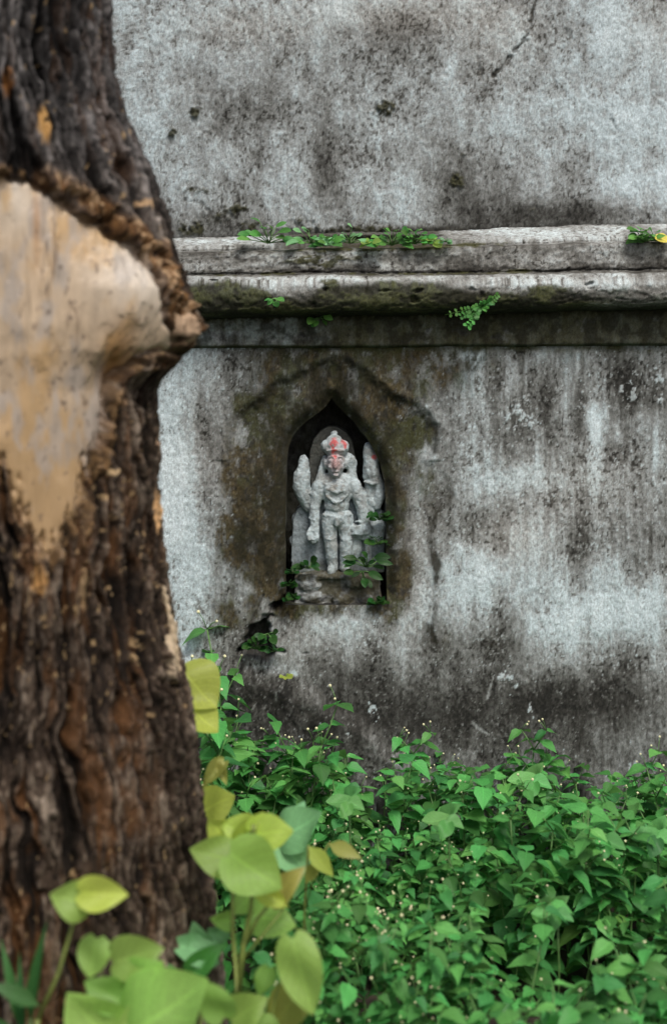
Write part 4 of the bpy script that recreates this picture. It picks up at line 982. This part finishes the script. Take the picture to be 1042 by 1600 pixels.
seedling('heart_leaf_clump', 'low clump of broad light green leaves along the bottom edge in front of the trunk', 'seedling', gnd(230, d), [
    (152, 1466, 138, 1530, d, .95, H, .2, HEARTS), (178, 1502, 250, 1484, d - .01, .85, H, .3, HEARTS), (188, 1564, 134, 1536, d - .02, .9, H, .3, HEARTS), (198, 1566, 250, 1506, d - .015, 1.0, H, .3, HEARTS),
    (206, 1620, 318, 1530, d - .05, .95, H, .4, HEARTS), (170, 1626, 108, 1562, d - .04, 1.0, H, .35, HEARTS), (230, 1580, 190, 1600, d - .03, 1.0, H, .3, HEARTS), (350, 1590, 322, 1538, d - .02, .85, H, .3, HEARTS)],
    [([(200, 1950, d), (210, 1700, d), (198, 1566, d)], 4), ([(210, 1700, d), (170, 1600, d), (152, 1466, d + .01)], 2.5), ([(205, 1760, d), (240, 1640, d), (202, 1630, d - .04)], 3), ([(240, 1640, d), (330, 1620, d), (350, 1590, d)], 2.2)])
d = 2.03
seedling('heart_leaf_shoot', 'shoot with one long drooping light green leaf at the bottom right of the trunk', 'seedling', gnd(420, d), [
    (458, 1466, 488, 1590, d, .62, H, .15, HEARTS), (474, 1546, 414, 1608, d + .04, .8, Br, .3, HEARTS), (362, 1594, 408, 1566, d, 1.0, H, .3, HEARTS), (420, 1512, 404, 1556, d + .05, .8, H, .3, HEARTS), (395, 1600, 440, 1640, d, 1.0, H, .4, HEARTS)],
    [([(400, 1950, d), (405, 1700, d), (430, 1560, d + .02), (458, 1466, d)], 3), ([(405, 1700, d), (385, 1640, d), (362, 1594, d)], 2.5)])
d = 2.62
seedling('bright_leaf_stem', 'bright yellow-green leaves showing from behind the right edge of the trunk', 'seedling', gnd(290, d), [
    (286, 1050, 340, 1104, d, 1.15, Yl, .5, HEARTS), (304, 1112, 344, 1140, d - .02, 1.15, Yl, .5, HEARTS), (350, 1190, 316, 1224, d - .1, .55, Br, .3, HEARTS), (312, 1268, 364, 1244, d - .12, .95, Yl, .3, HEARTS), (340, 1186, 354, 1226, d - .1, .45, Br, .3, HEARTS)],
    [([(290, 1800, d), (292, 1400, d), (298, 1220, d), (301, 1112, d)], 3.5), ([(296, 1300, d), (304, 1280, d - .06), (313, 1267, d - .12)], 2), ([(296, 1280, d), (322, 1220, d - .06), (350, 1190, d - .1)], 1.6)])
d = 2.42
seedling('bluish_leaf_weed', 'weed with broad bluish green leaves behind the heart-leaved sapling', 'weed', gnd(455, d), [
    (440, 1312, 498, 1268, d, .85, Bl, .45, HEARTS), (442, 1320, 484, 1364, d, .95, Bl, .45, HEARTS), (446, 1316, 470, 1262, d + .05, .8, Bl, .5, HEARTS), (440, 1316, 420, 1356, d + .02, .8, Bl, .5, HEARTS)],
    [([(440, 1316, d), (445, 1500, d), (450, 1750, d)], 3)])
seedling('yellowing_leaf_weed', 'weed with narrow yellowing leaves at the edge of the flowering bed', 'weed', gnd(470, d), [
    (482, 1322, 522, 1370, d - .05, .48, Yl, .3, NARROW), (514, 1318, 562, 1338, d - .05, .45, Br, .35, NARROW), (478, 1380, 500, 1340, d - .04, .4, Br, .3, NARROW)],
    [([(482, 1322, d - .05), (476, 1420, d), (470, 1780, d)], 2.4), ([(514, 1318, d - .05), (492, 1360, d - .02), (478, 1420, d)], 1.8)])
for px, row, d, sz, lab in ((834, 1212, 3.3, 46, 'single large pale leaf plant near the top of the bed, right of centre'), (945, 1306, 3.0, 52, 'broad pale leaf pair in the bed near the right edge'), (1026, 1300, 3.0, 50, 'large round-leaved weed cut by the right edge of the picture'),
                            (545, 1246, 3.0, 40, 'kite-shaped pale leaf plant in the bed below the niche'), (700, 1275, 3.0, 44, 'broad-leaved seedling among the weeds in the middle of the bed'), (870, 1420, 2.7, 44, 'broad dull green seedling by the dark hollow in the bed')):
    seedling('broad_leaf_weed', lab, 'weed', gnd(px, d), [(px + 4, row + 8, px - sz * .9, row + 4, d, .75, M_BROAD, .6, HEARTS), (px, row + 6, px + sz * .6, row + 16, d - .02, .8, M_BROAD, .65, HEARTS), (px, row + 8, px + 6, row - sz * .4, d + .03, .9, M_BROAD, .6, HEARTS), (px, row + 10, px - 10, row + sz * .8, d - .04, .8, M_HERB, .6, HEARTS)],
             [([(px, row + 8, d), (px + 3, row + 90, d), (px, HZ + CAM_Z * FPX / d, d)], 2.2)], M_STEM)
d = 2.2
seedling('angular_leaf_weed', 'weed with darker angular leaves at the foot of the trunk', 'weed', gnd(300, d), [
    (338, 1494, 262, 1470, d, .6, Bl, .4, HEARTS), (318, 1500, 306, 1450, d + .02, .7, Bl, .35, HEARTS), (300, 1520, 344, 1478, d - .02, .6, Sm, .4, HEARTS), (270, 1540, 240, 1506, d - .03, .8, Sm, .4, HEARTS), (352, 1470, 326, 1452, d + .03, .9, Bl, .3, HEARTS), (300, 1530, 330, 1560, d - .03, .8, Sm, .4, HEARTS)],
    [([(310, 1900, d), (312, 1640, d), (318, 1500, d)], 3), ([(312, 1640, d), (300, 1560, d), (272, 1538, d - .03)], 2)])
d = 1.98
seedling('grass_clump', 'dark green strap-leaved grass at the lower left corner', 'grass', gnd(30, d), [
    (48, 1600, 60, 1456, d, .12, M_GRASS, .2, NARROW), (62, 1572, -10, 1534, d - .02, .3, M_GRASS, .5, NARROW), (40, 1620, 2, 1480, d + .02, .12, M_GRASS, .2, NARROW), (50, 1640, -30, 1580, d - .03, .2, M_GRASS, .4, NARROW), (36, 1640, 30, 1500, d, .1, M_GRASS, .2, NARROW)],
    [([(40, 1950, d), (44, 1700, d), (50, 1560, d)], 5)], M_STEM)

# ------------------------------------------------------------------ small plants on the ledge, in the niche and in the cracks
def rosette(name, label, px, row, d, n, size, mat, ms, seed, spread=1.0, group=None, hang=0.0, aspect=0.6):
    r = random.Random(seed); lv = []; st = []; n = int(n * 1.5); size *= 0.88
    for i in range(n):
        ang = math.pi * (0.06 + 0.88 * (i + r.uniform(-.3, .3)) / max(1, n - 1)) if hang == 0 else r.uniform(math.pi * 0.9, math.pi * 2.1)
        ln = size * r.uniform(0.65, 1.15); s0 = size * r.uniform(0.3, 0.9) * spread
        bx, by = px + math.cos(ang) * s0 * 0.9, row - math.sin(ang) * s0 * 0.9
        tx, ty = bx + math.cos(ang + r.uniform(-.5, .5)) * ln, by - math.sin(ang + r.uniform(-.5, .5)) * ln * 0.55 + ln * 0.12
        dd = d + r.uniform(-.03, .01)
        lv.append((bx, by, tx, ty, dd, aspect * r.uniform(0.8, 1.2), mat, r.uniform(.3, .7), ms)); st.append(([(px + r.uniform(-2, 2), row, d), (bx, by, dd)], 1.0))
    return seedling(name, label, 'plant', W(px, row, d), lv, st, M_STEM, group)
DL = CAM_D - 0.03
rosette('ledge_plant', 'largest rosette of oval leaves on the ledge, nearest the trunk', 420, 380, DL, 9, 27, Sm, ROUNDS, 1, 1.9)
rosette('ledge_plant', 'small rosette with grey-green leaves on the ledge, second from the trunk', 484, 380, DL, 6, 22, M_BLUE, ROUNDS, 2, 1.5)
rosette('ledge_plant', 'low tuft of narrow leaves at the ledge edge below the second rosette', 510, 384, DL - .015, 8, 21, Sm, NARROW, 3, 1.0)
rosette('ledge_plant', 'upright leafy sprig in the middle of the ledge', 548, 380, DL, 7, 19, M_BLUE, ROUNDS, 4, 2.0)
rosette('ledge_plant', 'tiny yellowish sprig between two ledge plants', 577, 382, DL - .02, 6, 11, M_HEART, ROUNDS, 5, 0.9)
rosette('ledge_plant', 'spreading leafy tuft on the ledge right of the middle sprig', 612, 383, DL - .015, 12, 19, Sm, NARROW, 6, 1.8)
rosette('ledge_plant', 'rightmost leafy tuft of the middle ledge weeds', 648, 381, DL - .015, 13, 17, Sm, ROUNDS, 7, 1.8)
rosette('ledge_plant', 'creeping sprig hugging the ledge before the lighter mortar', 672, 381, DL - .015, 8, 14, M_HEART, ROUNDS, 8, 1.0)
rosette('ledge_plant', 'tiny leafy sprout on the pale mortar strip of the ledge', 697, 378, DL - .02, 5, 9, M_BLUE, NARROW, 9, 0.9)
rosette('ledge_plant', 'leafy weed at the right end of the ledge beside the yellow leaf', 1006, 377, DL - .015, 15, 17, Sm, ROUNDS, 10, 1.7)
rosette('ledge_plant', 'small weed with upright leaf behind the yellow fallen leaf', 1018, 376, DL - .01, 7, 20, Sm, NARROW, 11, 1.0)
def one_leaf(name, label, px0, r0, px1, r1, d, wr, mat, ms, up):
    a = W(px0, r0, d); b = W(px1, r1, d - .01); src = ms[0]; L = (b - a).length; hw = max(abs(v.co.x) for v in src.vertices)
    o = link(name, with_mat(src, mat)); o.matrix_world = Matrix.Translation(a) @ frame(b - a, Vector((0, up - 1, up))).to_4x4() @ Matrix.Diagonal((L * wr * .5 / hw, L, L, 1))
    tag(o, label, 'leaf')
one_leaf('fallen_leaf', 'yellow fallen leaf lying at the right end of the ledge', 1046, 376, 1022, 368, DL - .035, .75, M_YFALL, ROUNDS, .5)
rosette('crevice_plant', 'small sprout in the dark gap under the ledge roll, above the niche', 498, 496, CAM_D - .02, 5, 13, Sm, ROUNDS, 21, 1.0, hang=1)
rosette('crevice_plant', 'tiny sprig on the mossy underside of the ledge near the trunk', 430, 466, CAM_D - .135, 5, 11, Sm, ROUNDS, 22, 1.0, hang=1)
def fern(name, label, px, row, d, fronds, seed):
    r = random.Random(seed); base = W(px, row, d); root = empty(name, base, label, 'fern')
    for fx, fy, n in fronds:
        bm = bmesh.new(); tip = W(fx, fy, d - .02); a = base.copy(); pts = [a.lerp(tip, t) + Vector((0, -.012 * math.sin(t * 3.1), 0)) for t in (0, .33, .66, 1)]
        tube_bm(bm, pts, [.0012, .001, .0008, .0005], 4)
        uvl = None
        for i in range(n):
            t = 0.2 + 0.8 * i / n; c = a.lerp(tip, t) + Vector((0, -.012 * math.sin(t * 3.1), 0))
            for s in (-1, 1):
                az = r.uniform(-.8, .8); L = r.uniform(.007, .013); dx = (tip - a).normalized(); side = Vector((dx.z, 0, -dx.x)) * s
                yd = (side + dx * 0.5 + Vector((0, r.uniform(-.6, .1), 0))).normalized(); M = frame(yd, Vector((r.uniform(-.3, .3), -.7, .6)))
                vs = [bm.verts.new(c + M @ Vector(q)) for q in ((0, 0, 0), (-L * .45, L * .5, .001), (-L * .25, L, -.001), (L * .25, L, -.001), (L * .45, L * .5, .001))]
                bm.faces.new(vs)
        me = bm_mesh(bm, 'frond'); me.uv_layers.new(name='UVMap'); me.materials.append(M_SMALL)
        link('frond', me, None, root).matrix_parent_inverse = Matrix.Translation(-base)
fern('hanging_fern', 'small-leaved green fern hanging under the ledge right of the niche', 752, 478, CAM_D - .10, [(728, 512, 7), (716, 496, 6), (735, 500, 7), (742, 488, 5), (780, 460, 6), (768, 470, 5), (724, 486, 5), (752, 470, 4), (695, 492, 5), (760, 484, 4)], 3)
DN = CAM_D + .02
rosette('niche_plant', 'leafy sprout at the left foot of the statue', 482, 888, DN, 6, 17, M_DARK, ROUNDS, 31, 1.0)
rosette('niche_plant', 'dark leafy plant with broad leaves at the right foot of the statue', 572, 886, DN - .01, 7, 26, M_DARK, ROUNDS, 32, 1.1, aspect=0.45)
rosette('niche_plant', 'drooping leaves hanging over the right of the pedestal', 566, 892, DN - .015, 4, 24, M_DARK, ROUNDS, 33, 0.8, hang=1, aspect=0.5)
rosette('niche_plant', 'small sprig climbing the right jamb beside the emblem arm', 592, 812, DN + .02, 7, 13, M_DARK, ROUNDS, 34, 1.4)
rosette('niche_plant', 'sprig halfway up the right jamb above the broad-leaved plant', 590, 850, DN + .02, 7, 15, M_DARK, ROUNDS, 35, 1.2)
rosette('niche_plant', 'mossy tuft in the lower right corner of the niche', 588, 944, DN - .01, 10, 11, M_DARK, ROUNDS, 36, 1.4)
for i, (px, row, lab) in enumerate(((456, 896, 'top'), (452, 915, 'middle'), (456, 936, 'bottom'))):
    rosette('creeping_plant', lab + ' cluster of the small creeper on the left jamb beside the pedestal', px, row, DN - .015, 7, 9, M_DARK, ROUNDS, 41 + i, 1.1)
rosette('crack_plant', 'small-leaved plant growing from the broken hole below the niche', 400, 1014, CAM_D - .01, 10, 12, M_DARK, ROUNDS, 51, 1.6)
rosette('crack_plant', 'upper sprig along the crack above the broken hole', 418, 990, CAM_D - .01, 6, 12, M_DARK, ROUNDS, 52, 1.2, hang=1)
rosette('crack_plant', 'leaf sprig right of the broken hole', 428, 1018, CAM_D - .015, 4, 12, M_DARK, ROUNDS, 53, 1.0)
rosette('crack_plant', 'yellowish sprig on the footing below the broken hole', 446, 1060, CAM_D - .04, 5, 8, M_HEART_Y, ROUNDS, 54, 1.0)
